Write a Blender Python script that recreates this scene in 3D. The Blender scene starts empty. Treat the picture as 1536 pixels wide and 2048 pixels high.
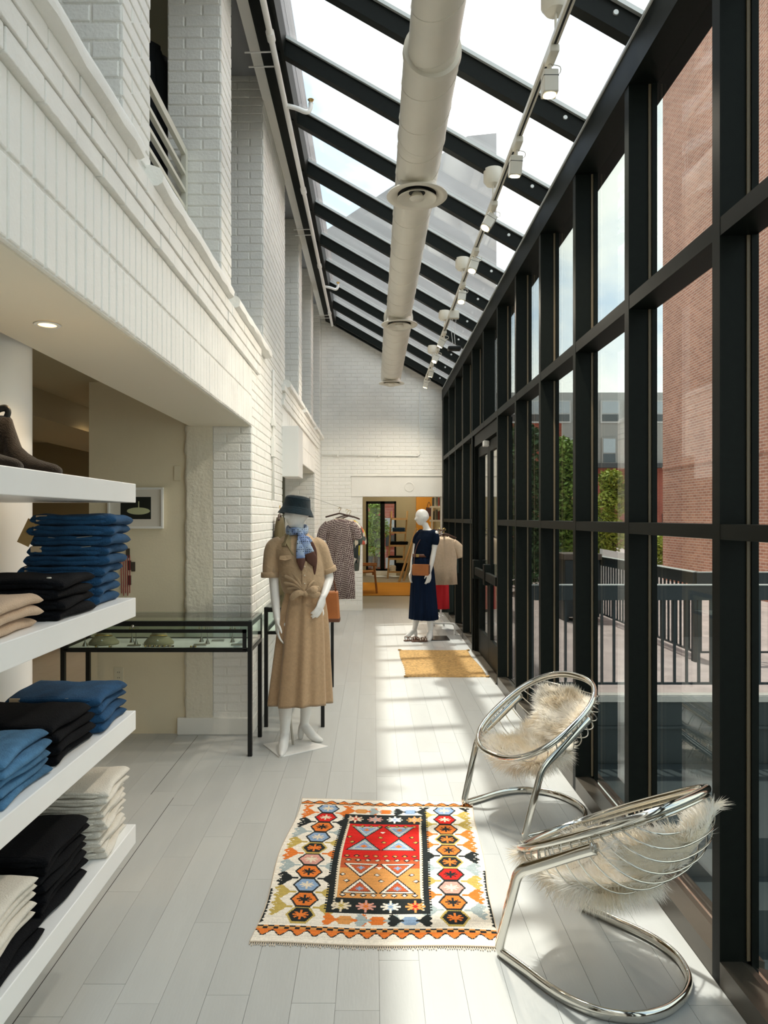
import bpy, bmesh, math, random
import numpy as np
from mathutils import Vector, Matrix
R = random.Random(7)
scene = bpy.context.scene
COL = scene.collection
PI = math.pi

# ------------------------------------------------------------------ camera
# the photograph looks level, straight down the hall: vanishing point at pixel (746, 1034.5), focal length 1420 px
FPX = 1420.0
cam_d = bpy.data.cameras.new('camera'); cam = bpy.data.objects.new('camera', cam_d); COL.objects.link(cam)
cam_d.sensor_fit = 'VERTICAL'; cam_d.sensor_height = 36.0; cam_d.lens = FPX / 2048 * 36.0
cam_d.shift_x = (768 - 746) / 2048; cam_d.shift_y = (1034.5 - 1024) / 2048
cam_d.clip_start = 0.05; cam_d.clip_end = 400
cam.location = (0, 0, 1.6); cam.rotation_euler = (PI / 2, 0, 0)
scene.camera = cam

# ------------------------------------------------------------------ world: pale summer sky with clouds
SKY = 1.5
w = bpy.data.worlds.new('sky'); scene.world = w; w.use_nodes = True
nt = w.node_tree; nt.nodes.clear()
def wn(t, **k):
    n = nt.nodes.new(t)
    for a, b in k.items(): setattr(n, a, b)
    return n
o_ = wn('ShaderNodeOutputWorld'); bg = wn('ShaderNodeBackground'); bg.inputs['Strength'].default_value = SKY
tc = wn('ShaderNodeTexCoord'); sep = wn('ShaderNodeSeparateXYZ'); nt.links.new(tc.outputs['Generated'], sep.inputs[0])
ramp = wn('ShaderNodeValToRGB'); nt.links.new(sep.outputs['Z'], ramp.inputs[0])
ramp.color_ramp.elements[0].position = 0.0; ramp.color_ramp.elements[0].color = (0.60, 0.67, 0.72, 1)
ramp.color_ramp.elements[1].position = 0.6; ramp.color_ramp.elements[1].color = (0.31, 0.46, 0.66, 1)
noi = wn('ShaderNodeTexNoise'); noi.inputs['Scale'].default_value = 2.6; noi.inputs['Detail'].default_value = 6.0; noi.inputs['Roughness'].default_value = 0.55
mp = wn('ShaderNodeMapping'); mp.inputs['Scale'].default_value = (1, 1, 1.7); mp.inputs['Location'].default_value = (0.35, 0.2, 0.0)
nt.links.new(tc.outputs['Generated'], mp.inputs[0]); nt.links.new(mp.outputs[0], noi.inputs['Vector'])
cr = wn('ShaderNodeValToRGB'); nt.links.new(noi.outputs['Fac'], cr.inputs[0])
cr.color_ramp.elements[0].position = 0.40; cr.color_ramp.elements[0].color = (0, 0, 0, 1)
cr.color_ramp.elements[1].position = 0.57; cr.color_ramp.elements[1].color = (1, 1, 1, 1)
mx = wn('ShaderNodeMixRGB'); nt.links.new(cr.outputs[0], mx.inputs['Fac']); nt.links.new(ramp.outputs[0], mx.inputs['Color1'])
mx.inputs['Color2'].default_value = (0.89, 0.87, 0.80, 1)
nt.links.new(mx.outputs[0], bg.inputs['Color']); nt.links.new(bg.outputs[0], o_.inputs['Surface'])

# ------------------------------------------------------------------ sun: high, over the left-hand building, slightly from ahead
SUN = 2.6
sd = bpy.data.lights.new('sun', 'SUN'); sd.energy = SUN; sd.angle = math.radians(1.3); sd.color = (1.0, 0.95, 0.87)
so = bpy.data.objects.new('sun', sd); COL.objects.link(so)
so.rotation_euler = Vector((0.1325, -0.29, -1)).to_track_quat('-Z', 'Y').to_euler(); so.location = (-3, 6, 20)

vs = scene.view_settings; vs.view_transform = 'Standard'; vs.look = 'None'; vs.exposure = 0.92; vs.gamma = 1.0
vs.use_curve_mapping = False
scene.cycles.max_bounces = 10; scene.cycles.diffuse_bounces = 6; scene.cycles.transparent_max_bounces = 24
scene.cycles.glossy_bounces = 5; scene.cycles.sample_clamp_indirect = 8.0; scene.cycles.caustics_reflective = False

# ------------------------------------------------------------------ materials
MATS = {}
def mat(name, col=(0.8, 0.8, 0.8), rough=0.6, metal=0.0, var=0.0, vscale=8.0, bump=0.0, bscale=60.0, stretch=(1, 1, 1),
        emit=None, sheen=0.0, spec=0.5, detail=3.0, coord='Object'):
    if name in MATS: return MATS[name]
    m = bpy.data.materials.new(name); m.use_nodes = True; t = m.node_tree; p = t.nodes['Principled BSDF']
    p.inputs['Base Color'].default_value = (*col, 1); p.inputs['Roughness'].default_value = rough
    p.inputs['Metallic'].default_value = metal; p.inputs['Specular IOR Level'].default_value = spec
    if sheen: p.inputs['Sheen Weight'].default_value = sheen
    if emit: p.inputs['Emission Color'].default_value = (*emit[:3], 1); p.inputs['Emission Strength'].default_value = emit[3]
    if var or bump:
        c = t.nodes.new('ShaderNodeTexCoord'); q = t.nodes.new('ShaderNodeMapping'); q.inputs['Scale'].default_value = stretch
        t.links.new(c.outputs[coord], q.inputs[0])
    if var:
        n = t.nodes.new('ShaderNodeTexNoise'); n.inputs['Scale'].default_value = vscale; n.inputs['Detail'].default_value = detail
        t.links.new(q.outputs[0], n.inputs['Vector'])
        r = t.nodes.new('ShaderNodeValToRGB'); t.links.new(n.outputs['Fac'], r.inputs[0])
        r.color_ramp.elements[0].position = 0.3; r.color_ramp.elements[1].position = 0.7
        r.color_ramp.elements[0].color = (*[max(0, x * (1 - var)) for x in col], 1)
        r.color_ramp.elements[1].color = (*[min(1, x * (1 + var)) for x in col], 1)
        t.links.new(r.outputs[0], p.inputs['Base Color'])
    if bump:
        n = t.nodes.new('ShaderNodeTexNoise'); n.inputs['Scale'].default_value = bscale; n.inputs['Detail'].default_value = 4.0
        t.links.new(q.outputs[0], n.inputs['Vector'])
        b = t.nodes.new('ShaderNodeBump'); b.inputs['Strength'].default_value = bump; b.inputs['Distance'].default_value = 0.01
        t.links.new(n.outputs['Fac'], b.inputs['Height']); t.links.new(b.outputs[0], p.inputs['Normal'])
    MATS[name] = m
    return m

def glass_mat(name, tint, refl=1.0, haze=0.0):
    """thin architectural glass: clear transmission with a tint, mirror reflection by Fresnel, optional film of dust"""
    m = bpy.data.materials.new(name); m.use_nodes = True; t = m.node_tree; t.nodes.clear()
    o = t.nodes.new('ShaderNodeOutputMaterial'); tr = t.nodes.new('ShaderNodeBsdfTransparent'); gl = t.nodes.new('ShaderNodeBsdfGlossy')
    tr.inputs[0].default_value = (*tint, 1); gl.inputs['Roughness'].default_value = 0.0
    gl.inputs['Color'].default_value = (refl, refl, refl, 1)
    lw = t.nodes.new('ShaderNodeLayerWeight'); lw.inputs['Blend'].default_value = 0.5
    pw_ = t.nodes.new('ShaderNodeMath'); pw_.operation = 'POWER'; pw_.inputs[1].default_value = 5.0; t.links.new(lw.outputs['Facing'], pw_.inputs[0])
    fr = t.nodes.new('ShaderNodeMath'); fr.operation = 'MULTIPLY_ADD'; fr.inputs[1].default_value = 0.90; fr.inputs[2].default_value = 0.045; t.links.new(pw_.outputs[0], fr.inputs[0])
    mxs = t.nodes.new('ShaderNodeMixShader')
    t.links.new(fr.outputs[0], mxs.inputs[0]); t.links.new(tr.outputs[0], mxs.inputs[1]); t.links.new(gl.outputs[0], mxs.inputs[2])
    last = mxs
    if haze:
        df = t.nodes.new('ShaderNodeBsdfTranslucent'); df.inputs[0].default_value = (0.9, 0.92, 0.92, 1)
        c = t.nodes.new('ShaderNodeTexCoord'); n = t.nodes.new('ShaderNodeTexNoise'); n.inputs['Scale'].default_value = 1.6; n.inputs['Detail'].default_value = 6
        q = t.nodes.new('ShaderNodeMapping'); q.inputs['Scale'].default_value = (0.6, 2.0, 1.0)
        t.links.new(c.outputs['Object'], q.inputs[0]); t.links.new(q.outputs[0], n.inputs['Vector'])
        mm = t.nodes.new('ShaderNodeMath'); mm.operation = 'MULTIPLY'; mm.inputs[1].default_value = haze * 2
        t.links.new(n.outputs['Fac'], mm.inputs[0])
        m2 = t.nodes.new('ShaderNodeMixShader'); t.links.new(mm.outputs[0], m2.inputs[0])
        t.links.new(mxs.outputs[0], m2.inputs[1]); t.links.new(df.outputs[0], m2.inputs[2]); last = m2
    t.links.new(last.outputs[0], o.inputs['Surface'])
    MATS[name] = m
    return m

WHITE_BRICK = mat('white_painted_brick', (0.90, 0.89, 0.845), 0.55, var=0.05, vscale=5, bump=0.35, bscale=70)
MORTAR = mat('white_painted_mortar', (0.86, 0.85, 0.80), 0.7, var=0.06, vscale=9, bump=0.5, bscale=90)
WHITE_PLASTER = mat('white_plaster', (0.89, 0.875, 0.82), 0.6, var=0.03, vscale=3, bump=0.12, bscale=40)
CREAM_WALL = mat('cream_painted_wall', (0.80, 0.71, 0.52), 0.65, var=0.03, vscale=3, bump=0.08, bscale=60)
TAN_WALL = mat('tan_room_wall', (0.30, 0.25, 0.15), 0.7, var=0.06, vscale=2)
WHITE_PAINT = mat('white_paint', (0.86, 0.85, 0.82), 0.4)
SHELF_WHITE = mat('shelf_white', (0.86, 0.86, 0.84), 0.35, var=0.015, vscale=6)
BLACK_METAL = mat('black_green_steel', (0.0036, 0.0056, 0.0040), 0.5, var=0.2, vscale=30, spec=0.14)
GASKET = mat('bronze_gasket', (0.16, 0.12, 0.07), 0.45)
SILL_METAL = mat('dark_bronze_sill', (0.10, 0.085, 0.065), 0.33, metal=0.5, var=0.1, vscale=5)
BEAD = mat('aluminium_bead', (0.55, 0.57, 0.55), 0.4, metal=0.3)
CHROME = mat('chrome', (0.72, 0.70, 0.64), 0.09, metal=1.0)
BRASS = mat('brass', (0.6, 0.42, 0.16), 0.25, metal=1.0)
DUCT = mat('painted_duct', (0.74, 0.70, 0.60), 0.42, var=0.04, vscale=4, bump=0.1, bscale=18)
DARK_VOID = mat('duct_inside', (0.02, 0.02, 0.02), 0.9)
MANNEQUIN = mat('white_mannequin', (0.82, 0.81, 0.78), 0.32)
WIN_GLASS = glass_mat('tinted_window_glass', (0.75, 0.79, 0.78), 1.0)
ROOF_GLASS = glass_mat('roof_glass', (0.95, 0.97, 0.97), 0.8, haze=0.05)
CASE_GLASS = glass_mat('case_glass', (0.93, 0.975, 0.955), 0.9)
BLACK_STEEL = mat('black_case_steel', (0.008, 0.009, 0.0085), 0.4, spec=.3)

# ------------------------------------------------------------------ mesh helpers
class MB:
    def __init__(s): s.v = []; s.f = []; s.m = []; s.mi = 0
    def add(s, vs_, fs):
        b = len(s.v); s.v += [tuple(x) for x in vs_]
        for f in fs: s.f.append(tuple(b + i for i in f)); s.m.append(s.mi)
        return s
    def box(s, x0, x1, y0, y1, z0, z1):
        return s.add([(x0, y0, z0), (x1, y0, z0), (x1, y1, z0), (x0, y1, z0), (x0, y0, z1), (x1, y0, z1), (x1, y1, z1), (x0, y1, z1)],
                     [(0, 3, 2, 1), (4, 5, 6, 7), (0, 1, 5, 4), (1, 2, 6, 5), (2, 3, 7, 6), (3, 0, 4, 7)])
    def prism(s, poly, axis, a, b):
        """poly: 2D outline (ccw); axis 'x','y','z': extruded from a to b"""
        n = len(poly)
        def P(p, t):
            return {'x': (t, p[0], p[1]), 'y': (p[0], t, p[1]), 'z': (p[0], p[1], t)}[axis]
        vs_ = [P(p, a) for p in poly] + [P(p, b) for p in poly]
        fs = [tuple(range(n))[::-1], tuple(range(n, 2 * n))] + [(i, (i + 1) % n, n + (i + 1) % n, n + i) for i in range(n)]
        return s.add(vs_, fs)
    def tube(s, pts, rad, seg=10, closed=False, cap=True, flat=1.0, up=None):
        """round (or flattened) tube along pts, rad scalar or list"""
        pts = [Vector(p) for p in pts]; n = len(pts)
        if not hasattr(rad, '__len__'): rad = [rad] * n
        tang = []
        for i in range(n):
            a = pts[(i - 1) % n] if (closed or i > 0) else pts[i]; b = pts[(i + 1) % n] if (closed or i < n - 1) else pts[i]
            t = (b - a); t = t.normalized() if t.length > 1e-9 else Vector((0, 0, 1)); tang.append(t)
        ref = Vector(up) if up else (Vector((0, 0, 1)) if abs(tang[0].z) < 0.9 else Vector((1, 0, 0)))
        nrm = (ref - tang[0] * ref.dot(tang[0])).normalized(); rings = []
        for i in range(n):
            if up:
                rr = Vector(up); nrm = (rr - tang[i] * rr.dot(tang[i]))
                nrm = nrm.normalized() if nrm.length > 1e-6 else Vector((1, 0, 0))
            else:
                nrm = (nrm - tang[i] * nrm.dot(tang[i])).normalized()
            bi = tang[i].cross(nrm)
            rings.append([pts[i] + nrm * (math.cos(2 * PI * k / seg) * rad[i]) + bi * (math.sin(2 * PI * k / seg) * rad[i] * flat) for k in range(seg)])
        return s.loft(rings, closed, cap)
    def loft(s, rings, closed=False, cap=True):
        n = len(rings); seg = len(rings[0]); vs_ = [p for r in rings for p in r]; fs = []
        for i in range(n if closed else n - 1):
            j = (i + 1) % n
            for k in range(seg):
                l = (k + 1) % seg; fs.append((i * seg + k, i * seg + l, j * seg + l, j * seg + k))
        if cap and not closed:
            fs.append(tuple(range(seg))[::-1]); fs.append(tuple((n - 1) * seg + k for k in range(seg)))
        return s.add(vs_, fs)
    def lathe(s, prof, c=(0, 0, 0), seg=24, cap=False, sx=1.0, sy=1.0):
        rings = [[(c[0] + r * sx * math.cos(2 * PI * k / seg), c[1] + r * sy * math.sin(2 * PI * k / seg), c[2] + z) for k in range(seg)] for r, z in prof]
        return s.loft(rings, cap=cap)
    def ball(s, c, rx, ry=None, rz=None, seg=12, rings=8):
        ry = ry or rx; rz = rz or rx
        pr = [(max(1e-4, math.sin(PI * i / rings)), -math.cos(PI * i / rings)) for i in range(rings + 1)]
        rr = [[(c[0] + r * rx * math.cos(2 * PI * k / seg), c[1] + r * ry * math.sin(2 * PI * k / seg), c[2] + z * rz) for k in range(seg)] for r, z in pr]
        return s.loft(rr)
    def mesh(s, name, mats, smooth=False):
        me = bpy.data.meshes.new(name); me.from_pydata([tuple(v) for v in s.v], [], s.f)
        if not isinstance(mats, (list, tuple)): mats = [mats]
        for m in mats: me.materials.append(m)
        if len(mats) > 1: me.polygons.foreach_set('material_index', s.m)
        if smooth: me.polygons.foreach_set('use_smooth', [True] * len(me.polygons))
        me.update(); return me
    def build(s, name, mats, parent=None, smooth=False, bevel=0.0, loc=None, angle=None):
        ob = bpy.data.objects.new(name, s.mesh(name, mats, smooth)); COL.objects.link(ob)
        if parent is not None: ob.parent = parent
        if loc: ob.location = loc
        if bevel:
            b = ob.modifiers.new('bevel', 'BEVEL'); b.width = bevel; b.segments = 2; b.limit_method = 'ANGLE'
        if smooth and angle:
            e = ob.modifiers.new('split', 'EDGE_SPLIT'); e.split_angle = math.radians(angle)
        return ob

def tag(o, label=None, cat=None, group=None, kind=None):
    if label: o['label'] = label
    if cat: o['category'] = cat
    if group: o['group'] = group
    if kind: o['kind'] = kind
    return o
def thing(name, label, cat, loc=(0, 0, 0), rz=0.0, group=None):
    o = bpy.data.objects.new(name, None); COL.objects.link(o); o.location = loc; o.rotation_euler = (0, 0, rz)
    o.empty_display_size = 0.1
    return tag(o, label, cat, group)
def struct(name, label=None):
    o = bpy.data.objects.new(name, None); COL.objects.link(o); return tag(o, label, kind='structure')
def link(name, me, parent=None, loc=(0, 0, 0), rz=0.0):
    o = bpy.data.objects.new(name, me); COL.objects.link(o); o.location = loc; o.rotation_euler = (0, 0, rz)
    if parent is not None: o.parent = parent
    return o
def copy_tree(o, parent=None):
    c = o.copy(); COL.objects.link(c); c.parent = parent
    for ch in list(o.children): copy_tree(ch, c)
    return c
def catmull(P, n=6, closed=False):
    P = [Vector(p) for p in P]; N = len(P); out = []
    rng = range(N) if closed else range(N - 1)
    for i in rng:
        p0 = P[(i - 1) % N] if (closed or i > 0) else P[i]; p1 = P[i]; p2 = P[(i + 1) % N]
        p3 = P[(i + 2) % N] if (closed or i < N - 2) else P[(i + 1) % N]
        for k in range(n):
            t = k / n
            out.append(0.5 * ((2 * p1) + (p2 - p0) * t + (2 * p0 - 5 * p1 + 4 * p2 - p3) * t * t + (3 * p1 - p0 - 3 * p2 + p3) * t ** 3))
    if not closed: out.append(P[-1])
    return out
ORD = ['first', 'second', 'third', 'fourth', 'fifth', 'sixth', 'seventh', 'eighth', 'ninth', 'tenth', 'eleventh', 'twelfth']

# ------------------------------------------------------------------ brickwork: every brick is real; near ones are objects
BRICK_CACHE = {}
def brick_mesh(wd, ht, axis, sgn, pm):
    """a brick face proud of the wall: in its own frame u along, z up, out along the normal"""
    key = (round(wd, 3), round(ht, 3), axis, sgn, pm.name)
    if key in BRICK_CACHE: return BRICK_CACHE[key]
    b = 0.0035; d = 0.0055
    A = [(0, -0.004, 0), (wd, -0.004, 0), (wd, -0.004, ht), (0, -0.004, ht)]
    B = [(b * .4, d * .7, b * .4), (wd - b * .4, d * .7, b * .4), (wd - b * .4, d * .7, ht - b * .4), (b * .4, d * .7, ht - b * .4)]
    C = [(b * 1.5, d, b * 1.5), (wd - b * 1.5, d, b * 1.5), (wd - b * 1.5, d, ht - b * 1.5), (b * 1.5, d, ht - b * 1.5)]
    P = A + B + C
    def W(p):
        u, n, z = p
        return (u, -n if sgn < 0 else n, z) if axis == 'x' else (n if sgn > 0 else -n, u, z)   # axis: direction of u
    fs = []
    for o in (0, 4):
        for k in range(4):
            l = (k + 1) % 4; fs.append((o + k, o + l, o + 4 + l, o + 4 + k))
    fs.append((8, 9, 10, 11))
    flip = (axis == 'x' and sgn > 0) or (axis == 'y' and sgn < 0)
    if flip: fs = [f[::-1] for f in fs]
    mb = MB(); mb.add([W(p) for p in P], fs)
    me = mb.mesh('brick', pm); BRICK_CACHE[key] = me
    return me
class Brickwork:
    """collects bricks for one wall; the first `cap` that are marked near become objects of their own, the rest one joined part"""
    def __init__(s, parent, cap=300): s.parent = parent; s.cap = cap; s.n = 0; s.rest = []
    def brick(s, o, wd, ht, axis, sgn, near):
        if wd < 0.012: return
        me = brick_mesh(wd, ht, axis, sgn, WHITE_BRICK)
        o = list(o); o[1 if axis == 'x' else 0] += R.uniform(-0.0012, 0.0012)
        if near and s.n < s.cap:
            s.n += 1; link('brick', me, s.parent, o)
        else: s.rest.append((me, o))
    def face(s, u0, u1, z0, z1, plane, axis, sgn, near=False, ch=0.066, bl=0.206, holes=(), j=0.008, top=None, off=0, soldier=False):
        if soldier:
            u = u0
            while u < u1 - 0.01:
                wd = min(ch, u1 - u) - 0.006
                nr = near(u, z0) if callable(near) else near
                s.brick(((u + 0.003, plane, z0 + 0.004) if axis == 'x' else (plane, u + 0.003, z0 + 0.004)), wd, z1 - z0 - 0.008, axis, sgn, nr); u += ch
            return
        k = off; z = z0
        while z < z1 - 0.015:
            h = min(ch, z1 - z); u = u0 - (0 if k % 2 == 0 else bl / 2)
            while u < u1 - 0.005:
                a = max(u, u0); b = min(u + bl, u1); u += bl
                segs = [(a, b)]
                for hu0, hu1, hz0, hz1 in holes:
                    ns = []
                    for (p, q) in segs:
                        if z + h <= hz0 + 0.02 or z >= hz1 - 0.02 or q <= hu0 or p >= hu1: ns.append((p, q)); continue
                        if p < hu0: ns.append((p, hu0))
                        if q > hu1: ns.append((hu1, q))
                    segs = ns
                for (p, q) in segs:
                    if q - p < 0.02: continue
                    zz = z + j / 2; hh = h - j
                    if top is not None:
                        tz = min(top(p), top(q))
                        if zz + hh > tz: hh = tz - zz
                        if hh < 0.012: continue
                    nr = near(p, z) if callable(near) else near
                    s.brick(((p + j / 2, plane, zz) if axis == 'x' else (plane, p + j / 2, zz)), q - p - j, hh, axis, sgn, nr)
            z += ch; k += 1
    def finish(s):
        if not s.rest: return
        V = []; F = []
        for me, o in s.rest:
            b = len(V)
            V += [(v.co.x + o[0], v.co.y + o[1], v.co.z + o[2]) for v in me.vertices]
            F += [tuple(b + i for i in p.vertices) for p in me.polygons]
        me = bpy.data.meshes.new('brick_field'); me.from_pydata(V, [], F); me.materials.append(WHITE_BRICK)
        o = link('brick_field', me, s.parent); o['kind'] = 'stuff'

# ================================================================== THE SETTING
XW = -0.892      # hall face of the painted brick wall on the left
XR = 1.182       # hall face of the steel curtain wall on the right
YE = 12.15       # end wall
Y0 = -3.0        # wall behind the camera
ZS = 2.276       # soffit of the lower openings
MP = 0.862; MY = [2.42 + MP * k for k in range(-6, 12)]      # mullion / rafter rhythm
def zroof(x): return 4.965 - 0.572 * (x + 0.814)             # underside of the rafters

# ---- floor: painted boards
plank_m = mat('pale_grey_floorboard', (0.51, 0.52, 0.505), 0.36, var=0.03, vscale=3, bump=0.05, bscale=30, stretch=(4, 0.6, 1))
_t = plank_m.node_tree; _p = _t.nodes['Principled BSDF']; _oi = _t.nodes.new('ShaderNodeObjectInfo')
_hsv = _t.nodes.new('ShaderNodeHueSaturation'); _mr = _t.nodes.new('ShaderNodeMapRange')
_mr.inputs['To Min'].default_value = 0.955; _mr.inputs['To Max'].default_value = 1.03
_src = _p.inputs['Base Color'].links[0].from_socket
_t.links.new(_oi.outputs['Random'], _mr.inputs['Value']); _t.links.new(_mr.outputs[0], _hsv.inputs['Value'])
_t.links.new(_src, _hsv.inputs['Color']); _t.links.new(_hsv.outputs[0], _p.inputs['Base Color'])
floor = struct('floor', 'pale grey painted board floor running down the hall')
MB().box(-5.0, XR + 0.02, Y0, 19.6, -0.06, -0.004).build('subfloor', mat('floor_joint', (0.30, 0.29, 0.27), 0.8), floor)
PWD = 0.145; planks = []
nx = int((XR + 5.0) / PWD) + 1
for i in range(nx):
    x1 = XR - i * PWD; x0 = max(-5.0, x1 - PWD)
    y = Y0 - R.uniform(0, 0.9)
    while y < YE + 0.3:
        L = R.choice((0.91, 0.91, 1.22, 0.76)); a = max(y, Y0); b = min(y + L, YE + 0.3); y += L
        if b - a > 0.05: planks.append((x0, x1, a, b))
def seen_plank(p):
    x0, x1, a, b = p
    ym = (a + b) / 2; px = 746 + FPX * ((x0 + x1) / 2) / max(ym, 0.3)
    return b > 2.15 and -60 < px < 1560 and x1 > -2.0
planks.sort(key=lambda p: (0 if seen_plank(p) else 1, p[2]))
rest = MB(); PC = {}
for n_, (x0, x1, a, b) in enumerate(planks):
    g = 0.0012; wd = x1 - x0 - g; L = b - a - g
    if n_ < 300 and seen_plank((x0, x1, a, b)):
        key = (round(wd, 3), round(L, 3))
        if key not in PC: PC[key] = MB().box(0, wd, 0, L, -0.005, 0.0).mesh('plank', plank_m)
        link('plank', PC[key], floor, (x0, a, R.uniform(-0.0003, 0.0)))
    else: rest.box(x0, x0 + wd, a, a + L, -0.005, -0.0002)
ob = rest.build('plank_field', plank_m, floor); ob['kind'] = 'stuff'
for (gx0, ga, gb_) in ((-1.1395, 1.9, 4.05), (-1.2845, 4.1, 5.2)): MB().box(gx0, gx0 + .003, ga, gb_, -.004, .0005).build('board_gap', mat('dark_board_gap', (.05, .045, .04), .9), floor)
# back room floor beyond the doorway
MB().box(-3.2, 2.1, YE + 0.3, 19.6, -0.004, 0.0).build('back_room_floor', mat('back_room_concrete', (0.46, 0.43, 0.37), 0.3, var=0.06, vscale=2), floor)

# ---- left wall: lower piers, header, upper piers
wl = struct('wall_left', 'white painted brick wall with tall openings on the left of the hall')
XB = -1.352
FX = XW - 0.0055   # mortar plane
core = MB()
core.box(XB, FX, Y0, -1.2, 0, ZS); core.box(XB, FX, 5.2405, 7.0, 0, ZS); core.box(XB, FX, 10.9055, YE, 0, ZS)
core.box(XB, FX, Y0, YE, ZS, 2.97)
core.build('pier_core', MORTAR, wl)
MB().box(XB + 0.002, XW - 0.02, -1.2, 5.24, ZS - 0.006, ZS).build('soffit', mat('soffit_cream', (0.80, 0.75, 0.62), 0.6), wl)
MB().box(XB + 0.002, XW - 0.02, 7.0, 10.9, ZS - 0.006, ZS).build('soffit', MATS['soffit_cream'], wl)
PIERS = [(-0.90, -0.58), (0.87, 1.19), (2.53, 2.853), (4.18, 4.476), (5.784, 7.197), (8.56, 8.90), (10.26, 10.60), (11.95, YE)]
up = MB()
for a, b in PIERS: up.box(-1.21, FX, a + 0.0055, b - 0.003, 2.97, 5.22)
up.box(-1.30, FX, Y0, YE, 5.22, 5.6)
up.build('upper_pier_core', MORTAR, wl)
bw = Brickwork(wl, 300)
# faces that look at the camera (largest bricks)
def pierside(p0, a, z0, z1, near, w_=0.32):
    bw.face(XW - w_, XW - 0.001, z0, z1, a + 0.0055, 'x', -1, near=near, off=0 if R.random() < .5 else 1)
pierside(0, 2.53, 2.97, 5.2, lambda u, z: z < 3.48)
pierside(0, 4.18, 2.97, 5.2, lambda u, z: z < 4.72)
pierside(0, 5.784, 2.97, 5.2, lambda u, z: True)
bw.face(-1.185, XW - 0.001, 0.10, ZS - 0.01, 5.2405, 'x', -1, near=True)
# soldier courses over the first opening
bw.face(1.60, 5.24, ZS, 2.486, FX, 'y', 1, near=lambda u, z: u < 3.4, ch=0.067, soldier=True)
bw.face(1.60, 5.24, 2.49, 2.70, FX, 'y', 1, near=lambda u, z: u < 3.0, ch=0.067, soldier=True)
bw.face(7.0, 10.9, ZS, 2.486, FX, 'y', 1, ch=0.067, soldier=True); bw.face(7.0, 10.9, 2.49, 2.70, FX, 'y', 1, ch=0.067, soldier=True)
bw.face(2.53, 2.853, 2.97, 5.2, FX, 'y', 1, near=lambda u, z: z < 3.6)
bw.face(4.18, 4.476, 2.97, 5.2, FX, 'y', 1, near=False)
for a, b in PIERS[4:]: bw.face(a, b, 2.97, 5.2, FX, 'y', 1)
for a, b in PIERS[5:]: bw.face(XW - 0.32, XW - 0.001, 2.97, 5.2, a + 0.0055, 'x', -1)
bw.face(5.2405, 7.0, 0.10, 2.97, FX, 'y', 1); bw.face(10.9, YE, 0.10, 2.97, FX, 'y', 1)
bw.face(XB + 0.01, XW - 0.001, 0.10, ZS - 0.01, 10.9055, 'x', -1)
bw.finish()
# corbel courses and sloping brick sills under the upper openings
corb = MB()
for a, b in ((-1.2, 5.50), (6.95, 11.45)):
    for k, (z0, z1, xf) in enumerate(((2.702, 2.768, -0.872), (2.772, 2.838, -0.866), (2.842, 2.905, -0.862))):
        y = a + (0.1 if k % 2 else 0)
        while y < b:
            corb.box(FX - 0.02, xf + R.uniform(-.002, .002), y, min(y + 0.200, b), z0, z1); y += 0.206
ob = corb.build('corbel_courses', WHITE_BRICK, wl, bevel=0.004); ob['kind'] = 'stuff'
op = [(PIERS[i][1], PIERS[i + 1][0]) for i in range(len(PIERS) - 1)]
for a, b in op:
    s_ = MB(); n_ = 14; rr = []
    for i in range(n_ + 1):
        y = a - 0.06 + (b - a + 0.12) * i / n_; q = R.uniform(-.004, .004)
        rr.append([(-1.2, y, 2.965), (-1.2, y, 2.985), (-0.875, y, 2.985 + q), (-0.838, y, 2.972 + q), (-0.826 + q, y, 2.945), (-0.83 + q, y, 2.915 + q), (-0.848, y, 2.905), (-0.9, y, 2.905)])
    s_.loft(rr); s_.build('brick_sill', WHITE_BRICK, wl, smooth=True, angle=50)
MB().box(-0.899, -0.81, Y0, YE, 5.0, 5.24).build('ridge_trim', WHITE_PLASTER, wl)
# rough plastered pilaster beside the opening, with a plinth
def slab_rough(x0, x1, z0, z1, y, amp, seed, nx_=10, nz=60, th=0.05):
    rnd = random.Random(seed); mb = MB(); gv = []; 
    for j in range(nz + 1):
        for i in range(nx_ + 1):
            e = 0.010 * rnd.uniform(-1, 1) if i == 0 else 0
            gv.append((x0 + (x1 - x0) * i / nx_ + e, y + rnd.uniform(-amp, amp), z0 + (z1 - z0) * j / nz))
    fs = []
    for j in range(nz):
        for i in range(nx_):
            a = j * (nx_ + 1) + i; fs.append((a, a + 1, a + nx_ + 2, a + nx_ + 1))
    n0 = len(gv)
    for j in range(nz + 1):
        gv.append((x0, y + th, z0 + (z1 - z0) * j / nz))
    for j in range(nz): fs.append((j * (nx_ + 1), (j + 1) * (nx_ + 1), n0 + j + 1, n0 + j))
    mb.add(gv, fs); return mb
slab_rough(-1.385, -1.18, 0.0, ZS, 5.228, 0.003, 3).build('plaster_pilaster', mat('rough_white_plaster', (0.80, 0.75, 0.62), 0.7, bump=0.5, bscale=45), wl, smooth=True)
MB().box(-1.44, XW + 0.006, 5.215, 5.25, 0, 0.125).build('plinth', WHITE_PLASTER, wl, bevel=0.006)
MB().box(XW - 0.02, XW + 0.008, 5.25, 7.0, 0, 0.11).build('plinth', WHITE_PLASTER, wl, bevel=0.005)
# cream partition with the framed picture
pw = struct('wall_partition', 'cream plaster partition wall behind the glass jewellery case')
MB().box(-2.10, -1.37, 5.25, 5.37, 0, 2.62).build('plaster', CREAM_WALL, pw)
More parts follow.
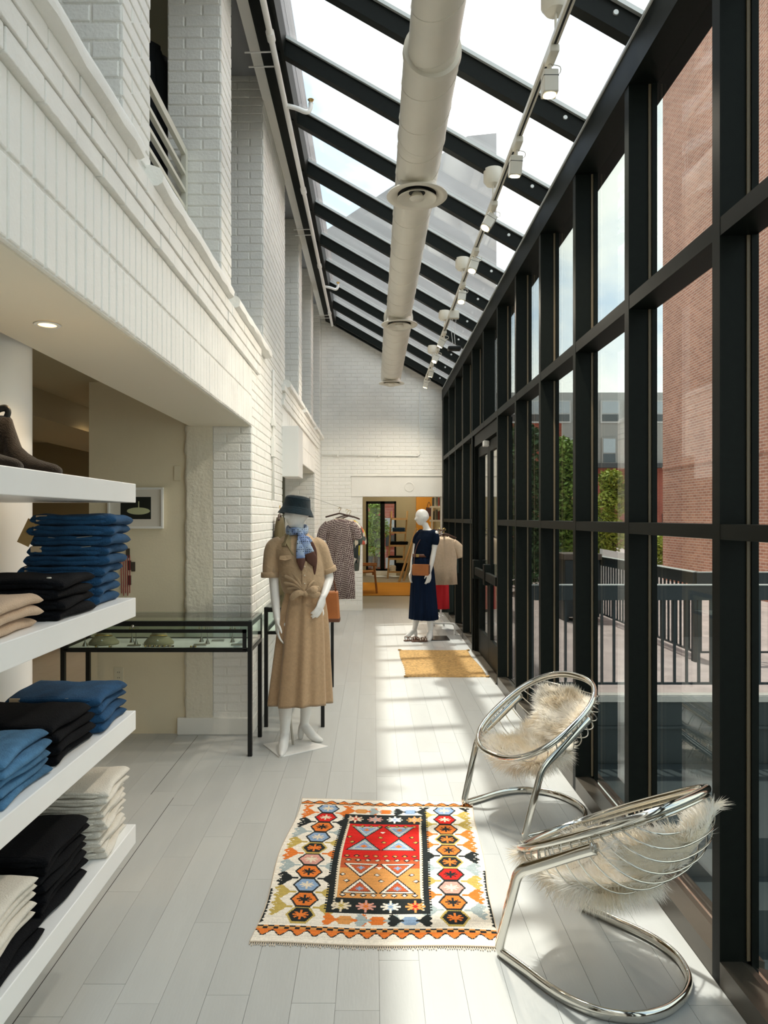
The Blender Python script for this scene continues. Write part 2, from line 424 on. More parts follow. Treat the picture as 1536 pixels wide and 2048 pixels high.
# room to the left (ground floor) and the floor above it
sr = struct('wall_side_room', 'dim tan walls of the shop room beyond the opening')
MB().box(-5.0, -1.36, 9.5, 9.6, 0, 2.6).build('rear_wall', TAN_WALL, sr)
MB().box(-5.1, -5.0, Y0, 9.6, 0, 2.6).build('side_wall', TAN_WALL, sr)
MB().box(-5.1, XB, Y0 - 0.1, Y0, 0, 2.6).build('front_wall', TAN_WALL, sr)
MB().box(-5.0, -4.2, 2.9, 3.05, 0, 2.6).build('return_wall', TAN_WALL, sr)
cs = struct('ceiling_side_room', 'tan ceiling of the side room and slab above it')
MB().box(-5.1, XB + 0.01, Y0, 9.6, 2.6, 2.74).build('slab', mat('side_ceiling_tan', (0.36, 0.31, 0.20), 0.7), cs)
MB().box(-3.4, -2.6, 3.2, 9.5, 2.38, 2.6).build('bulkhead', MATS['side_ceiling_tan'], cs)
us = struct('wall_upper_room', 'dark walls and ceiling of the upper shop floor')
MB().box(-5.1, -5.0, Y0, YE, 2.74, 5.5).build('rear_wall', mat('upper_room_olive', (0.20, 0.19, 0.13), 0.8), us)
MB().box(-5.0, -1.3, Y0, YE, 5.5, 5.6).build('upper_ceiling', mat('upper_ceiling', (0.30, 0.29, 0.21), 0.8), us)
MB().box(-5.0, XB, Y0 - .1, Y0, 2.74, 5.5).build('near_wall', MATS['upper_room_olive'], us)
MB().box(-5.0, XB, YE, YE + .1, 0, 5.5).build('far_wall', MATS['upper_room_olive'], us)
# round white column behind the shelves
col = struct('wall_column', 'round white column behind the floating shelves')
MB().lathe([(0.155, 0), (0.155, ZS + 0.4)], (-1.515, 2.80, 0), 40).build('shaft', WHITE_PAINT, col, smooth=True)

# ---- end wall with the doorway
we = struct('wall_end', 'white brick end wall with the doorway to the back room')
DX0, DX1, DZ = -0.18, XR - 0.005, 1.955
ec = MB(); y1 = YE + 0.3
ec.prism([(-1.4, 0), (DX0, 0), (DX0, DZ), (DX1, DZ), (DX1, 0), (1.45, 0), (1.45, zroof(1.45) + .12), (-1.4, zroof(-1.4) + .12)][::-1], 'y', YE + 0.0055, y1)
ec.build('end_wall_core', MORTAR, we)
be = Brickwork(we, 300)
def near_e(u, z): return 0 <= z < 5
be.face(XW, 1.30, 0.10, 5.2, YE + 0.0055, 'x', -1, near=near_e, holes=((DX0, 1.4, 0, DZ), (-0.37, 1.4, DZ - 0.1, 2.32)), top=lambda x: zroof(x) + 0.1)
be.finish()
MB().box(-0.37, 1.25, YE - 0.004, YE + 0.2, DZ - 0.002, 2.30).build('lintel', WHITE_PLASTER, we, bevel=0.004)
MB().box(-0.37, 1.25, YE - 0.022, YE + 0.1, 2.302, 2.32).build('lintel_drip', WHITE_PLASTER, we)
MB().box(XW, DX0, YE - 0.012, YE + 0.02, 0, 0.10).build('baseboard', WHITE_PLASTER, we, bevel=0.003)
dr = MB(); dr.lathe([(0.075, 0), (0.085, 0.004), (0.082, 0.008), (0.07, 0.008)], (0, 0, 0), 24)
ob = dr.build('round_scar', WHITE_PLASTER, we); ob.rotation_euler = (PI / 2, 0, 0); ob.location = (0.62, YE - 0.003, 2.12)
wb = struct('wall_back', 'plain white wall at the near end of the hall')
MB().prism([(-1.4, 0), (1.4, 0), (1.4, zroof(1.4) + .12), (-1.4, zroof(-1.4) + .12)][::-1], 'y', Y0 - 0.1, Y0).build('plaster', WHITE_PLASTER, wb)

# ---- right wall: steel and glass curtain wall
wr = struct('wall_right', 'black steel and glass curtain wall along the right of the hall')
MW = 0.054; GX = 1.305
mull_me = MB().box(0, 0.122, 0, MW, 0, 3.66).mesh('mullion', BLACK_METAL)
gas_me = MB().box(0, 0.012, -0.006, MW + 0.006, 0.09, 3.6).mesh('gasket', GASKET)
fr_me = MB().box(0, 0.024, -0.012, MW + 0.012, 0.06, 3.6).mesh('glazing_frame', BLACK_METAL)
DOOR0, DOOR1 = 6, 8     # bay indices counted from MY[6]=2.42 : door fills the two bays 6.73..8.455
dk0 = 6 + 5; dk1 = 6 + 7
for k, y in enumerate(MY):
    if k == dk0 + 1: continue
    m_ = link('mullion', mull_me, wr, (XR, y, 0)); link('gasket', gas_me, m_, (0.090, 0, 0)); link('glazing_frame', fr_me, m_, (0.103, 0, 0))
# short mullion above the doors
m_ = link('mullion', MB().box(0, 0.122, 0, MW, 2.56, 3.66).mesh('mullion', BLACK_METAL), wr, (XR, MY[dk0 + 1], 0))
def bay(k): return MY[k] + MW, MY[k + 1]
TR = [(1.524, 1.576), (2.56, 2.622)]
PAN = [(0.085, 1.524), (1.576, 2.56), (2.622, 3.60)]
for k in range(len(MY) - 1):
    a, b = bay(k); door = dk0 <= k < dk1
    for n_, (z0, z1) in enumerate(TR):
        if door and n_ == 0: continue
        MB().box(XR + 0.001, XR + 0.122, a, b, z0, z1).build('transom', BLACK_METAL, wr)
    if not door: MB().box(XR, XR + 0.06, a, b, 0, 0.085).build('bottom_rail', SILL_METAL, wr)
    if not door:
        MB().prism([(XR + 0.06, 0), (GX + 0.06, 0), (GX + 0.06, 0.05), (XR + 0.075, 0.085), (XR + 0.06, 0.085)], 'y', a, b).build('sill_tray', SILL_METAL, wr)
        MB().box(GX - 0.02, GX - 0.008, a, b, 0.06, 0.075).build('glazing_bead', CHROME, wr)
    for n_, (z0, z1) in enumerate(PAN):
        if door and n_ < 2: continue
        MB().box(GX, GX + 0.008, a - 0.01, b + 0.01, z0 - 0.02, z1 + 0.02).build('glass_pane', WIN_GLASS, wr)
a, b = bay(len(MY) - 1)[0] if False else (MY[-1] + MW, YE)
MB().box(XR + 0.001, XR + 0.17, a, b, 0, 3.66).build('end_panel', BLACK_METAL, wr)
MB().box(XR - 0.004, XR + 0.2, Y0, YE, 3.60, 3.80).build('eave_beam', BLACK_METAL, wr)
MB().box(XR - 0.012, XR - 0.004, Y0, YE, 3.772, 3.782).build('eave_bead', BEAD, wr)

# double door in the curtain wall
dm = struct('door_1', 'black steel double door with glass panels and push bars')
da, db = MY[dk0] + MW, MY[dk1]; mid = (da + db) / 2
MB().box(XR + 0.02, XR + 0.15, da, da + 0.05, 0, 2.56).box(XR + 0.02, XR + 0.15, db - 0.05, db, 0, 2.56).box(XR + 0.02, XR + 0.15, da, db, 2.43, 2.56).build('door_frame', BLACK_METAL, dm)
MB().box(XR - 0.01, XR + 0.15, da, db, 0, 0.018).build('threshold', SILL_METAL, dm)
for (p, q, hinge) in ((da + 0.05, mid - 0.003, 0), (mid + 0.003, db - 0.05, 1)):
    st = 0.10; x0, x1 = XR + 0.06, XR + 0.105
    leaf = MB().box(x0, x1, p, p + st, 0.02, 2.42).box(x0, x1, q - st, q, 0.02, 2.42).box(x0, x1, p + st, q - st, 0.02, 0.30).box(x0, x1, p + st, q - st, 2.30, 2.42)
    lf = leaf.build('door_leaf', BLACK_METAL, dm, bevel=0.003)
    MB().box(x0 + 0.018, x0 + 0.026, p + st - .01, q - st + .01, 0.29, 2.31).build('glass_pane', WIN_GLASS, lf)
    MB().box(x0 - 0.06, x0 - 0.02, p + 0.03, q - 0.12, 0.93, 1.02).box(x0 - 0.07, x0, q - 0.13, q - 0.02, 0.88, 1.10).box(x0 - 0.02, x0, p + 0.04, p + .09, 0.94, 1.01).build('push_bar', BLACK_METAL, lf, bevel=0.006)
MB().box(XR + 0.0, XR + 0.06, mid - 0.05, mid + 0.05, 2.36, 2.42).build('door_sensor', WHITE_PAINT, dm, bevel=0.006)

# ---- glass roof
rf = struct('ceiling', 'sloping glass roof on black steel rafters')
bolt_me = MB().lathe([(0.0, -0.006), (0.012, -0.006), (0.014, 0.0)], seg=10).mesh('bolt', BEAD)
def rafter(y, w_):
    x0, x1 = -0.72, XR + 0.19
    P = [(x0, zroof(x0)), (x1, zroof(x1)), (x1, zroof(x1) + 0.15), (x0, zroof(x0) + 0.15)]
    return MB().prism(P[::-1], 'y', y, y + w_)
rm = rafter(0, 0.062).mesh('rafter', BLACK_METAL)
def bead_mesh(o0, o1):
    x0, x1 = -0.66, XR + 0.17
    return MB().prism([(x0, zroof(x0) + 0.118), (x1, zroof(x1) + 0.118), (x1, zroof(x1) + 0.142), (x0, zroof(x0) + 0.142)][::-1], 'y', o0, o1).mesh('glazing_bead', BEAD)
bm1 = bead_mesh(0.062, 0.082); bm0 = bead_mesh(-0.02, 0.0)
for k, y in enumerate(MY + [YE - 0.07]):
    r_ = link('rafter', rm, rf, (0, y, 0)); link('glazing_bead', bm1, r_); link('glazing_bead', bm0, r_)
    b_ = link('bolt', bolt_me, r_, (XR - 0.06, 0, zroof(XR - 0.06) + 0.075)); b_.rotation_euler = (-PI / 2, 0, 0)
ys = [Y0] + MY + [YE]
for k in range(len(ys) - 1):
    a, b = ys[k] + 0.03, ys[k + 1] + 0.03
    x0, x1 = -0.70, XR + 0.30
    MB().prism([(x0, zroof(x0) + 0.143), (x1, zroof(x1) + 0.143), (x1, zroof(x1) + 0.151), (x0, zroof(x0) + 0.151)][::-1], 'y', a, b).build('glass_pane', ROOF_GLASS, rf)
MB().prism([(-0.81, 4.95), (-0.655, 4.885), (-0.64, 5.0), (-0.64, 5.06), (-0.81, 5.25)], 'y', Y0, YE).build('ridge_beam', BLACK_METAL, rf)
MB().prism([(-0.655, 4.87), (-0.625, 4.86), (-0.61, 5.0), (-0.64, 5.0)], 'y', Y0, YE).build('ridge_bead', BLACK_METAL, rf)
# grey boarded wall of the main building rising above the roof
wo = struct('wall_above_roof', 'weathered grey boarded wall of the main building above the glass roof')
grey_board = mat('weathered_grey_board', (0.30, 0.31, 0.32), 0.8, var=0.25, vscale=3, stretch=(1, 0.3, 6))
for k in range(7):
    MB().box(-1.3, -0.80 + 0.004 * (k % 2), Y0, YE + 2, 5.2 + k * 0.205, 5.2 + k * 0.205 + 0.2).build('board', grey_board, wo)

# ================================================================== SERVICES UNDER THE ROOF
DXc, DZc = 0.295, 3.92
du = thing('ventilation_duct', 'cream painted round spiral duct running along under the glass roof', 'duct', (DXc, 0, DZc))
for a, b, r in ((Y0 + .05, 3.53, 0.122), (3.53, 8.25, 0.142), (8.25, 11.75, 0.166)):
    s_ = MB(); s_.tube([(0, a + (b - a) * i / 12, 0) for i in range(13)], r, 40); sec = s_.build('duct_section', DUCT, du, smooth=True, angle=50)
    pit = 0.33; n_ = int((b - a) / pit * 28); hp = [(math.sin(i / 28 * 2 * PI) * (r + .0005), a + .02 + (b - a - .04) * i / n_, math.cos(i / 28 * 2 * PI) * (r + .0005)) for i in range(n_ + 1)]
    MB().tube(hp, 0.0028, 5).build('spiral_seam', DUCT, sec, smooth=True)
for y, r in ((3.53, 0.148), (8.25, 0.172), (4.3, 0.147), (7.55, 0.146)):
    MB().tube([(0, y - 0.015, 0), (0, y + 0.02, 0)], [r - .004, r], 40).build('collar', DUCT, du, smooth=True, angle=40)
for y, r in ((4.76, 0.142), (7.93, 0.142), (11.28, 0.166)):
    z = -r - 0.035
    t = MB().lathe([(0.125, z + 0.09), (0.13, z + 0.02), (0.165, z + 0.004), (0.198, z), (0.204, z + 0.006), (0.20, z + 0.014), (0.15, z + 0.03), (0.13, z + 0.09)], (0, y, 0), 48)
    df = t.build('diffuser', DUCT, du, smooth=True, angle=60)
    MB().lathe([(0.128, z + 0.03), (0.0, z + 0.03)], (0, y, 0), 32).build('throat', DARK_VOID, df)
    MB().lathe([(0.055, z + 0.03), (0.075, z + 0.018), (0.13, z - 0.012), (0.133, z - 0.008), (0.08, z + 0.03)], (0, y, 0), 40).build('inner_cone', DUCT, df, smooth=True, angle=60)
    MB().lathe([(0.0, z - 0.012), (0.045, z - 0.012), (0.05, z - 0.006), (0.03, z + 0.03)], (0, y, 0), 28).build('centre_cap', DUCT, df, smooth=True, angle=60)
for y in (2.45, 5.04, 8.49, 11.07):
    zt = zroof(DXc) - DZc + 0.01
    MB().tube([(-0.1, y, 0.1), (-0.1, y, zt + .06)], 0.004, 6).build('hanger_rod', BEAD, du); MB().tube([(0.1, y, 0.1), (0.1, y, zt - .05)], 0.004, 6).build('hanger_rod', BEAD, du)

# track with square spotlights
TX, TZ = 0.852, 3.83
SPOT_ON = mat('spot_lens_lit', (1, 0.95, 0.8), 0.3, emit=(1.0, 0.86, 0.55, 6.0))
tk = thing('light_track', 'white ceiling light track hung beneath the glass roof', 'track', (TX, 0, TZ))
TRACK = mat('track_cream', (0.72, 0.68, 0.58), 0.35)
MB().box(-0.018, 0.018, 0.2, 11.75, -0.012, 0.018).build('rail', TRACK, tk, bevel=0.003)
MB().box(-0.005, 0.005, 0.21, 11.74, -0.0135, -0.011).build('rail_slot', DARK_VOID, tk)
for k in (1, 3, 5, 7, 9):
    y = MY[6 + k] + 0.03 if k < 11 else 11.6
    zt = zroof(TX) - TZ
    MB().lathe([(0.006, 0.01), (0.006, zt - 0.06), (0.05, zt - 0.055), (0.068, zt - 0.03), (0.068, zt + 0.05)], (0, y, 0), 20).build('canopy', TRACK, tk, smooth=True, angle=40)
def spotlight(y, idx, tilt, yaw):
    sp = thing('track_spotlight', 'square white spotlight on the ceiling track, %s from the near end' % ORD[idx], 'spotlight', (TX, y, TZ), 0, 'track spotlights')
    MB().box(-0.022, 0.022, -0.10, 0.02, -0.05, -0.014).build('adapter', TRACK, sp, bevel=0.006)
    MB().tube([(0, 0.0, -0.045), (0, 0.005, -0.085)], 0.01, 8).build('swivel', TRACK, sp)
    MB().tube(catmull([(0.012, 0, -0.05), (0.05, 0.0, -0.06), (0.05, 0.01, -0.085), (0.015, 0.01, -0.09)], 4), 0.0025, 5).build('cable', TRACK, sp)
    hd = MB().box(-0.036, 0.036, -0.036, 0.036, -0.11, 0.0).build('lamp_head', TRACK, sp, bevel=0.006)
    hd.location = (0, 0.005, -0.085); hd.rotation_euler = (tilt, yaw, 0)
    MB().box(-0.0365, 0.0365, -0.0365, 0.0365, -0.034, -0.031).build('seam', DARK_VOID, hd)
    MB().lathe([(0.0, -0.1115), (0.023, -0.1115), (0.026, -0.1125), (0.03, -0.1115)], seg=20).build('lens', SPOT_ON, hd)
    l = bpy.data.lights.new('lamp_light', 'SPOT'); l.energy = 36; l.color = (1.0, .89, .72); l.spot_size = 2.3; l.spot_blend = .8; l.shadow_soft_size = .03
    lo = bpy.data.objects.new('lamp_light', l); COL.objects.link(lo); lo.parent = hd; lo.location = (0, 0, -.125)
sy_ = [3.42, 4.22, 5.06, 5.92, 6.77, 8.52, 9.39, 10.29, 11.17]
for i, y in enumerate(sy_): spotlight(y, i, R.uniform(-0.35, 0.2), [0.0, 0.05, 0.55, 0.3, 0.15, 0.5, 0.45, 0.2, 0.3][i])
pb = thing('pendant_sensor', 'small black pendant box hanging on white cords from the light track', 'pendant', (TX + 0.02, 7.62, TZ))
MB().box(-0.05, 0.05, -0.03, 0.03, -0.10, -0.014).build('driver_box', TRACK, pb, bevel=0.005)
MB().tube([(-.02, 0, -.1), (-.03, 0, -.25), (-.012, 0, -.4)], 0.003, 5).tube([(.02, 0, -.1), (.0, 0, -.25), (.012, 0, -.4)], 0.003, 5).build('cord', WHITE_PAINT, pb)
MB().box(-0.07, 0.07, -0.05, 0.05, -0.44, -0.40).build('black_box', BLACK_STEEL, pb, bevel=0.01)

# sprinkler pipe on the ridge
PX_, PZ_ = -0.685, 4.82
pp = thing('sprinkler_pipe', 'white sprinkler pipe bracketed along the ridge beam', 'pipe', (PX_, 0, PZ_))
MB().tube([(0, Y0 + .02, 0), (0, 11.9, 0)], 0.021, 12).build('pipe', WHITE_PAINT, pp, smooth=True, angle=40)
for y in (0.4, 3.15, 4.75, 7.0, 9.1, 11.2):
    MB().tube([(0, y - .04, 0), (0, y + .04, 0)], 0.029, 12).build('coupling', WHITE_PAINT, pp, smooth=True, angle=40)
for y in (1.5, 4.95, 8.0, 11.4):
    MB().tube([(-0.21, y, 0.02), (0, y, 0.025)], 0.006, 6).build('bracket', WHITE_PAINT, pp); MB().tube([(-0.21, y + .16, 0.02), (0, y + .16, 0.025)], 0.006, 6).build('bracket', WHITE_PAINT, pp)
for y in (5.55, 9.9):
    MB().tube(catmull([(0, y, 0), (0.08, y + .02, -0.01), (0.16, y + .04, -.03), (0.19, y + .045, 0.0), (0.195, y + .045, 0.045)], 5), 0.018, 10).build('branch', WHITE_PAINT, pp, smooth=True)
    MB().lathe([(0.0, 0.075), (0.026, 0.07), (0.012, 0.05), (0.02, 0.04)], (0.195, y + .045, 0), 10).build('sprinkler_head', BRASS, pp)
cd = thing('wall_conduit', 'thin white conduit turning down the white brick end wall', 'conduit', (0, YE - 0.016, 0))
MB().tube([(-0.86, 0, 2.66)] + [(0.80 - .05 + .05 * math.sin(a), 0, 2.65 + .05 - .05 * math.cos(a)) for a in [i * PI / 12 for i in range(7)]] + [(0.80, 0, 3.74)], 0.010, 8).build('conduit_tube', WHITE_BRICK, cd, smooth=True)
for x in (-0.6, 0.1): MB().box(x - .012, x + .012, -0.012, 0.012, 2.632, 2.668).build('clip', WHITE_BRICK, cd)
# white box fixed to the brick pier above the second opening
tag(MB().box(-0.897, -0.732, 6.98, 7.4, 2.0, 2.50).build('wall_cabinet', WHITE_PAINT, bevel=0.006), 'white rectangular service box fixed high on the brick wall', 'box')
for (z0, z1) in ((2.13, 2.31), (2.40, 2.47)):
    tag(MB().box(XW, XW + 0.03, 6.2, 6.32, z0, z1).build('junction_box', WHITE_BRICK, bevel=0.005), 'small white junction box on the brick pier, %s one' % ('lower' if z0 < 2.2 else 'upper'), 'box')
tag(MB().tube([(XW + 0.012, 6.26, 1.75), (XW + 0.012, 6.26, 2.9)], 0.011, 8).build('wall_conduit', WHITE_BRICK, smooth=True), 'white painted conduit rising up the brick pier', 'conduit')

# ================================================================== FLOATING SHELVES AND FOLDED CLOTHES
SX, SY = -0.868, 2.60
SHZ = [1.722, 1.306, 0.893, 0.477]
for k, z in enumerate(SHZ):
    nm = ['topmost', 'second', 'third', 'lowest'][k]
    tag(MB().box(-1.345, SX, 0.2, SY, z - 0.069, z).build('wall_shelf', SHELF_WHITE, bevel=0.0025), 'thick white floating shelf, %s of the four' % nm, 'shelf', 'floating shelves')
tag(MB().box(-1.46, -1.347, 0.2, 2.63, 0.0, ZS).build('wall_shelf_back', WHITE_PAINT, bevel=0.003), 'white panel that carries the floating shelves', 'panel') if False else None
sb = struct('wall_shelf_backing', 'narrow white wall behind the floating shelves')
MB().box(-1.47, -1.347, 0.2, 2.2, 0.0, ZS + .3).build('panel', WHITE_PAINT, sb)

def cloth_mat(name, col, var=0.12, scale=18, bump=0.5, rough=0.85, sheen=0.2, bs=220):
    return mat(name, col, rough, var=var, vscale=scale, bump=bump, bscale=bs, sheen=sheen, spec=.12)
DENIM = cloth_mat('blue_denim', (0.018, 0.068, 0.15), var=.25, sheen=.05); DENIM_D = cloth_mat('dark_denim', (0.012, 0.035, 0.07), sheen=.05); DENIM_L = cloth_mat('mid_denim', (0.065, 0.17, 0.30), var=0.3, sheen=.05)
BLACKD = cloth_mat('black_denim', (0.0035, 0.004, 0.0055), sheen=0.0); CREAM = cloth_mat('cream_denim', (0.74, 0.69, 0.60), var=0.04); KHAKI = cloth_mat('tan_twill', (0.56, 0.40, 0.27), var=0.05)
LEATHER_TAG = mat('leather_tag', (0.62, 0.45, 0.28), 0.6); PAPER_TAG = mat('kraft_tag', (0.45, 0.28, 0.10), 0.7); STITCH = mat('pale_stitch', (0.42, 0.40, 0.34), 0.8)
def folded_mesh(L, W, H, seed, m, layers=1):
    """folded trousers: a soft rounded slab, fold towards +x (the aisle); the edges of the folded plies show along the near side"""
    rnd = random.Random(seed); mb = MB(); ply = H / layers
    for l in range(layers):
        ph = rnd.uniform(0, 6); e0 = rnd.uniform(-.006, .006); e1 = rnd.uniform(-.007, .006); ey = rnd.uniform(-.004, .004)
        r = min(ply * 1.0, .03); ry = min(ply * .6, .018)
        angs = [math.radians(a) for a in (0, 18, 36, 52, 66, 78, 86)]
        yy = [(-W / 2 + ry - ry * math.sin(a), math.cos(a)) for a in angs[::-1]] + [(-W / 2 + ry + (W - 2 * ry) * k / 9, 1.0) for k in range(1, 9)] + [(W / 2 - ry + ry * math.sin(a), math.cos(a)) for a in angs]
        rings = []
        for (y, sc) in yy:
            v = (y + W / 2) / W; x0 = -L / 2 + e0 + .004 * math.sin(v * 5 + ph); x1 = L / 2 + e1 + .005 * math.sin(v * 6 + ph * 2)
            xx = [(x0 + r * .5 - r * .5 * math.sin(a), math.cos(a)) for a in angs[::-2]] + [(x0 + r * .5 + (x1 - x0 - 1.5 * r) * k / 12, 1.0) for k in range(1, 12)] + [(x1 - r + r * math.sin(a), math.cos(a)) for a in angs]
            top = []; bot = []
            for (x, c) in xx:
                hh = ply * .5 * max(.06, c) ** .9 * max(.12, sc)
                wob = .0022 * math.sin(x * 31 + ph + v * 4) + .0014 * math.sin(x * 67 + v * 11 + ph) ; sag = -.003 * (2 * v - 1) ** 4
                pf_ = .10 * ply * (1 - (2 * v - 1) ** 2)
                zc = ply * (l + .5)
                top.append((x, y + ey, zc + hh + wob + sag + pf_)); bot.append((x, y + ey, zc - hh * .97 + wob * .8 + sag))
            rings.append(top + bot[::-1])
        mb.loft(rings)
        for q in (.30, .70):
            mb.tube([(-L / 2 + .015 + (L - .045) * k / 12, -W / 2 + ey + .002 + .002 * math.sin(k * 1.3 + ph + q * 9), ply * (l + q) + .0018 * math.sin(k * .9 + ph)) for k in range(13)], [ply * .10] + [ply * .25] * 11 + [ply * .06], 8)
    return mb.mesh('folded_cloth', m, smooth=True)
def stack(n, kind, m, cx, cy, z0, L, W, H, lab, cat, grp, rz=0.0, lean=0.0, layers=1, extras=None, name='folded_jeans'):
    z = z0
    variants = [folded_mesh(L, W, H, R.randint(0, 9999), m, layers) for _ in range(min(4, n))]
    out = []
    for i in range(n):
        pos = 'bottom' if i == 0 else ('top' if i == n - 1 else ORD[i] + ' from the bottom')
        if n == 1: pos = 'single'
        t = thing(name, lab % pos, cat, (cx + lean * i + R.uniform(-.006, .006), cy + R.uniform(-.006, .006), z), rz + R.uniform(-.04, .04), grp)
        link('cloth', variants[i % len(variants)], t)
        if extras: extras(t, i, n, L, W, H)
        z += H; out.append(t)
    return z
def jeans_bits(t, i, n, L, W, H):
    # leather waistband patch at the inner end, pale pocket stitching along the side that faces the camera
    x = -L / 2 + 0.02
    if i % 2 == 1 or i == n - 1:
        MB().box(x, x + 0.035, -W / 2 - 0.004, -W / 2 + 0.004, H * .35, H * .95).build('waist_patch', LEATHER_TAG, t, bevel=0.002)
    pts = [(x + 0.05 + 0.02 * k, -W / 2 - 0.0005 + 0.001 * math.sin(k), H * .82 - 0.004 * math.sin(k * .6)) for k in range(8)]
    MB().tube(pts, 0.0009, 4).build('stitching', STITCH, t)
def button_bits(t, i, n, L, W, H):
    if i >= n - 2:
        MB().lathe([(0.0, 0.003), (0.006, 0.003), (0.007, 0)], (L / 2 - 0.055, -W / 2 + 0.03, H * .98), 12).build('button', mat('pale_button', (0.75, 0.7, 0.6), .3), t)
# second shelf: tall blue stack, black stack, tan trousers
stack(9, 'j', DENIM, -1.050, 2.45, SHZ[1], 0.27, 0.25, 0.0335, 'folded blue jeans, %s of the tall leaning stack on the second shelf', 'jeans', 'tall blue jeans stack', 0.10, 0.0068, extras=jeans_bits)
stack(4, 'j', BLACKD, -1.03, 2.13, SHZ[1], 0.31, 0.27, 0.030, 'folded black jeans, %s of the low stack on the second shelf', 'jeans', 'black jeans on second shelf', 0.05, 0.0, extras=button_bits)
stack(3, 't', KHAKI, -1.07, 1.80, SHZ[1], 0.34, 0.25, 0.029, 'folded tan trousers, %s of the small pile on the second shelf', 'trousers', 'tan trousers', 0.03, extras=button_bits, name='folded_trousers')
# third shelf
stack(4, 'j', DENIM, -1.05, 2.44, SHZ[2], 0.31, 0.26, 0.030, 'folded blue jeans, %s of the far pile on the third shelf', 'jeans', 'blue jeans on third shelf', 0.03, extras=jeans_bits)
stack(4, 'j', BLACKD, -1.05, 2.14, SHZ[2], 0.32, 0.27, 0.030, 'folded black jeans, %s of the middle pile on the third shelf', 'jeans', 'black jeans on third shelf', 0.0)
stack(5, 'j', DENIM_L, -1.045, 1.83, SHZ[2], 0.31, 0.27, 0.0245, 'folded faded blue jeans, %s of the near pile on the third shelf', 'jeans', 'faded jeans', 0.02, extras=button_bits)
# lowest shelf
stack(10, 't', CREAM, -1.035, 2.44, SHZ[3], 0.29, 0.25, 0.0225, 'folded cream trousers, %s of the far stack on the lowest shelf', 'trousers', 'cream trousers far stack', 0.06, 0.001, name='folded_trousers')
stack(7, 'j', BLACKD, -1.05, 2.10, SHZ[3], 0.30, 0.30, 0.027, 'folded black trousers, %s of the middle stack on the lowest shelf', 'trousers', 'black trousers stack', 0.0, 0.0, name='folded_trousers')
zz = stack(2, 'j', BLACKD, -1.045, 1.78, SHZ[3], 0.31, 0.27, 0.024, 'folded black trousers, %s of two beneath the near cream pile', 'trousers', 'black trousers under cream pile', 0.0, name='folded_trousers')
stack(5, 't', CREAM, -1.055, 1.78, zz, 0.31, 0.27, 0.024, 'folded cream trousers, %s of the near pile on the lowest shelf', 'trousers', 'cream trousers near pile', 0.02, name='folded_trousers')
# kraft price tag hanging off the blue stack
tg = MB().box(-0.02, 0.02, -0.0008, 0.0008, -0.085, 0.0)
ob = tg.build('hang_tag', PAPER_TAG); ob.location = (-1.105, 2.315, 1.588); ob.rotation_euler = (0.05, 0.45, 0.1)
tag(ob, 'brown kraft hang tag dangling from the tall blue jeans stack', 'tag')

# suede ankle boots on the top shelf
SUEDE = cloth_mat('brown_suede', (0.015, 0.0095, 0.006), var=0.2, scale=40); SOLE = mat('dark_sole', (0.02, 0.022, 0.022), 0.5); WELT = mat('pale_welt', (0.62, 0.58, 0.50), 0.5)
def boot(loc, rz, lab):
    t = thing('ankle_boot', lab, 'boot', loc, rz, 'ankle boots')
    # +x is the toe
    rings = []
    for (x, z0, z1, w_) in ((-.102, .04, .205, .010), (-.098, .022, .222, .028), (-.08, .02, .226, .040), (-.04, .02, .226, .045), (-.005, .02, .224, .044), (.012, .02, .219, .034), (.020, .02, .190, .038), (.030, .02, .155, .041), (.048, .02, .125, .041), (.075, .02, .100, .042), (.11, .018, .078, .044), (.15, .016, .066, .043), (.18, .016, .058, .036), (.197, .018, .048, .022), (.203, .022, .04, .008)):
        rings.append([(x + (0.008 if z1 > .15 and s_ > .5 else 0), w_ * math.cos(a) * (1 if s_ < .6 or z1 < .15 else .93), z0 + (z1 - z0) * s_) for a, s_ in [(2 * PI * k / 16, .5 - .5 * math.cos(2 * PI * (k + 4) / 16) if False else (math.sin(2 * PI * k / 16) + 1) / 2) for k in range(16)]])
    MB().loft(rings).build('upper', SUEDE, t, smooth=True)
    out = [(-.09, .02), (-.07, .042), (0, .047), (.08, .045), (.15, .048), (.195, .035), (.212, 0), (.195, -.035), (.15, -.048), (.08, -.045), (0, -.047), (-.07, -.042), (-.09, -.02)]
    so_ = MB().prism(out[::-1], 'z', 0.006, 0.016).build('sole', SOLE, t)
    MB().prism([(x * 1.01 + .001, y * 1.03) for x, y in out][::-1], 'z', 0.0155, 0.020).build('welt', WELT, t)
    MB().box(-.09, -.03, -.036, .036, 0.0, 0.008).build('heel', SOLE, t, bevel=.002)
    MB().tube(catmull([(.002, 0, .21), (.012, 0, .235), (.002, 0, .250), (-.022, 0, .246), (-.03, 0, .236)], 4), 0.012, 6, flat=.35).build('pull_tab', SOLE, t, smooth=True)
boot((-1.255, 2.42, SHZ[0]), -0.12, 'brown suede ankle boot, farther one of the pair on the top shelf')
boot((-1.27, 2.18, SHZ[0]), -0.12, 'brown suede ankle boot, nearer one of the pair on the top shelf')
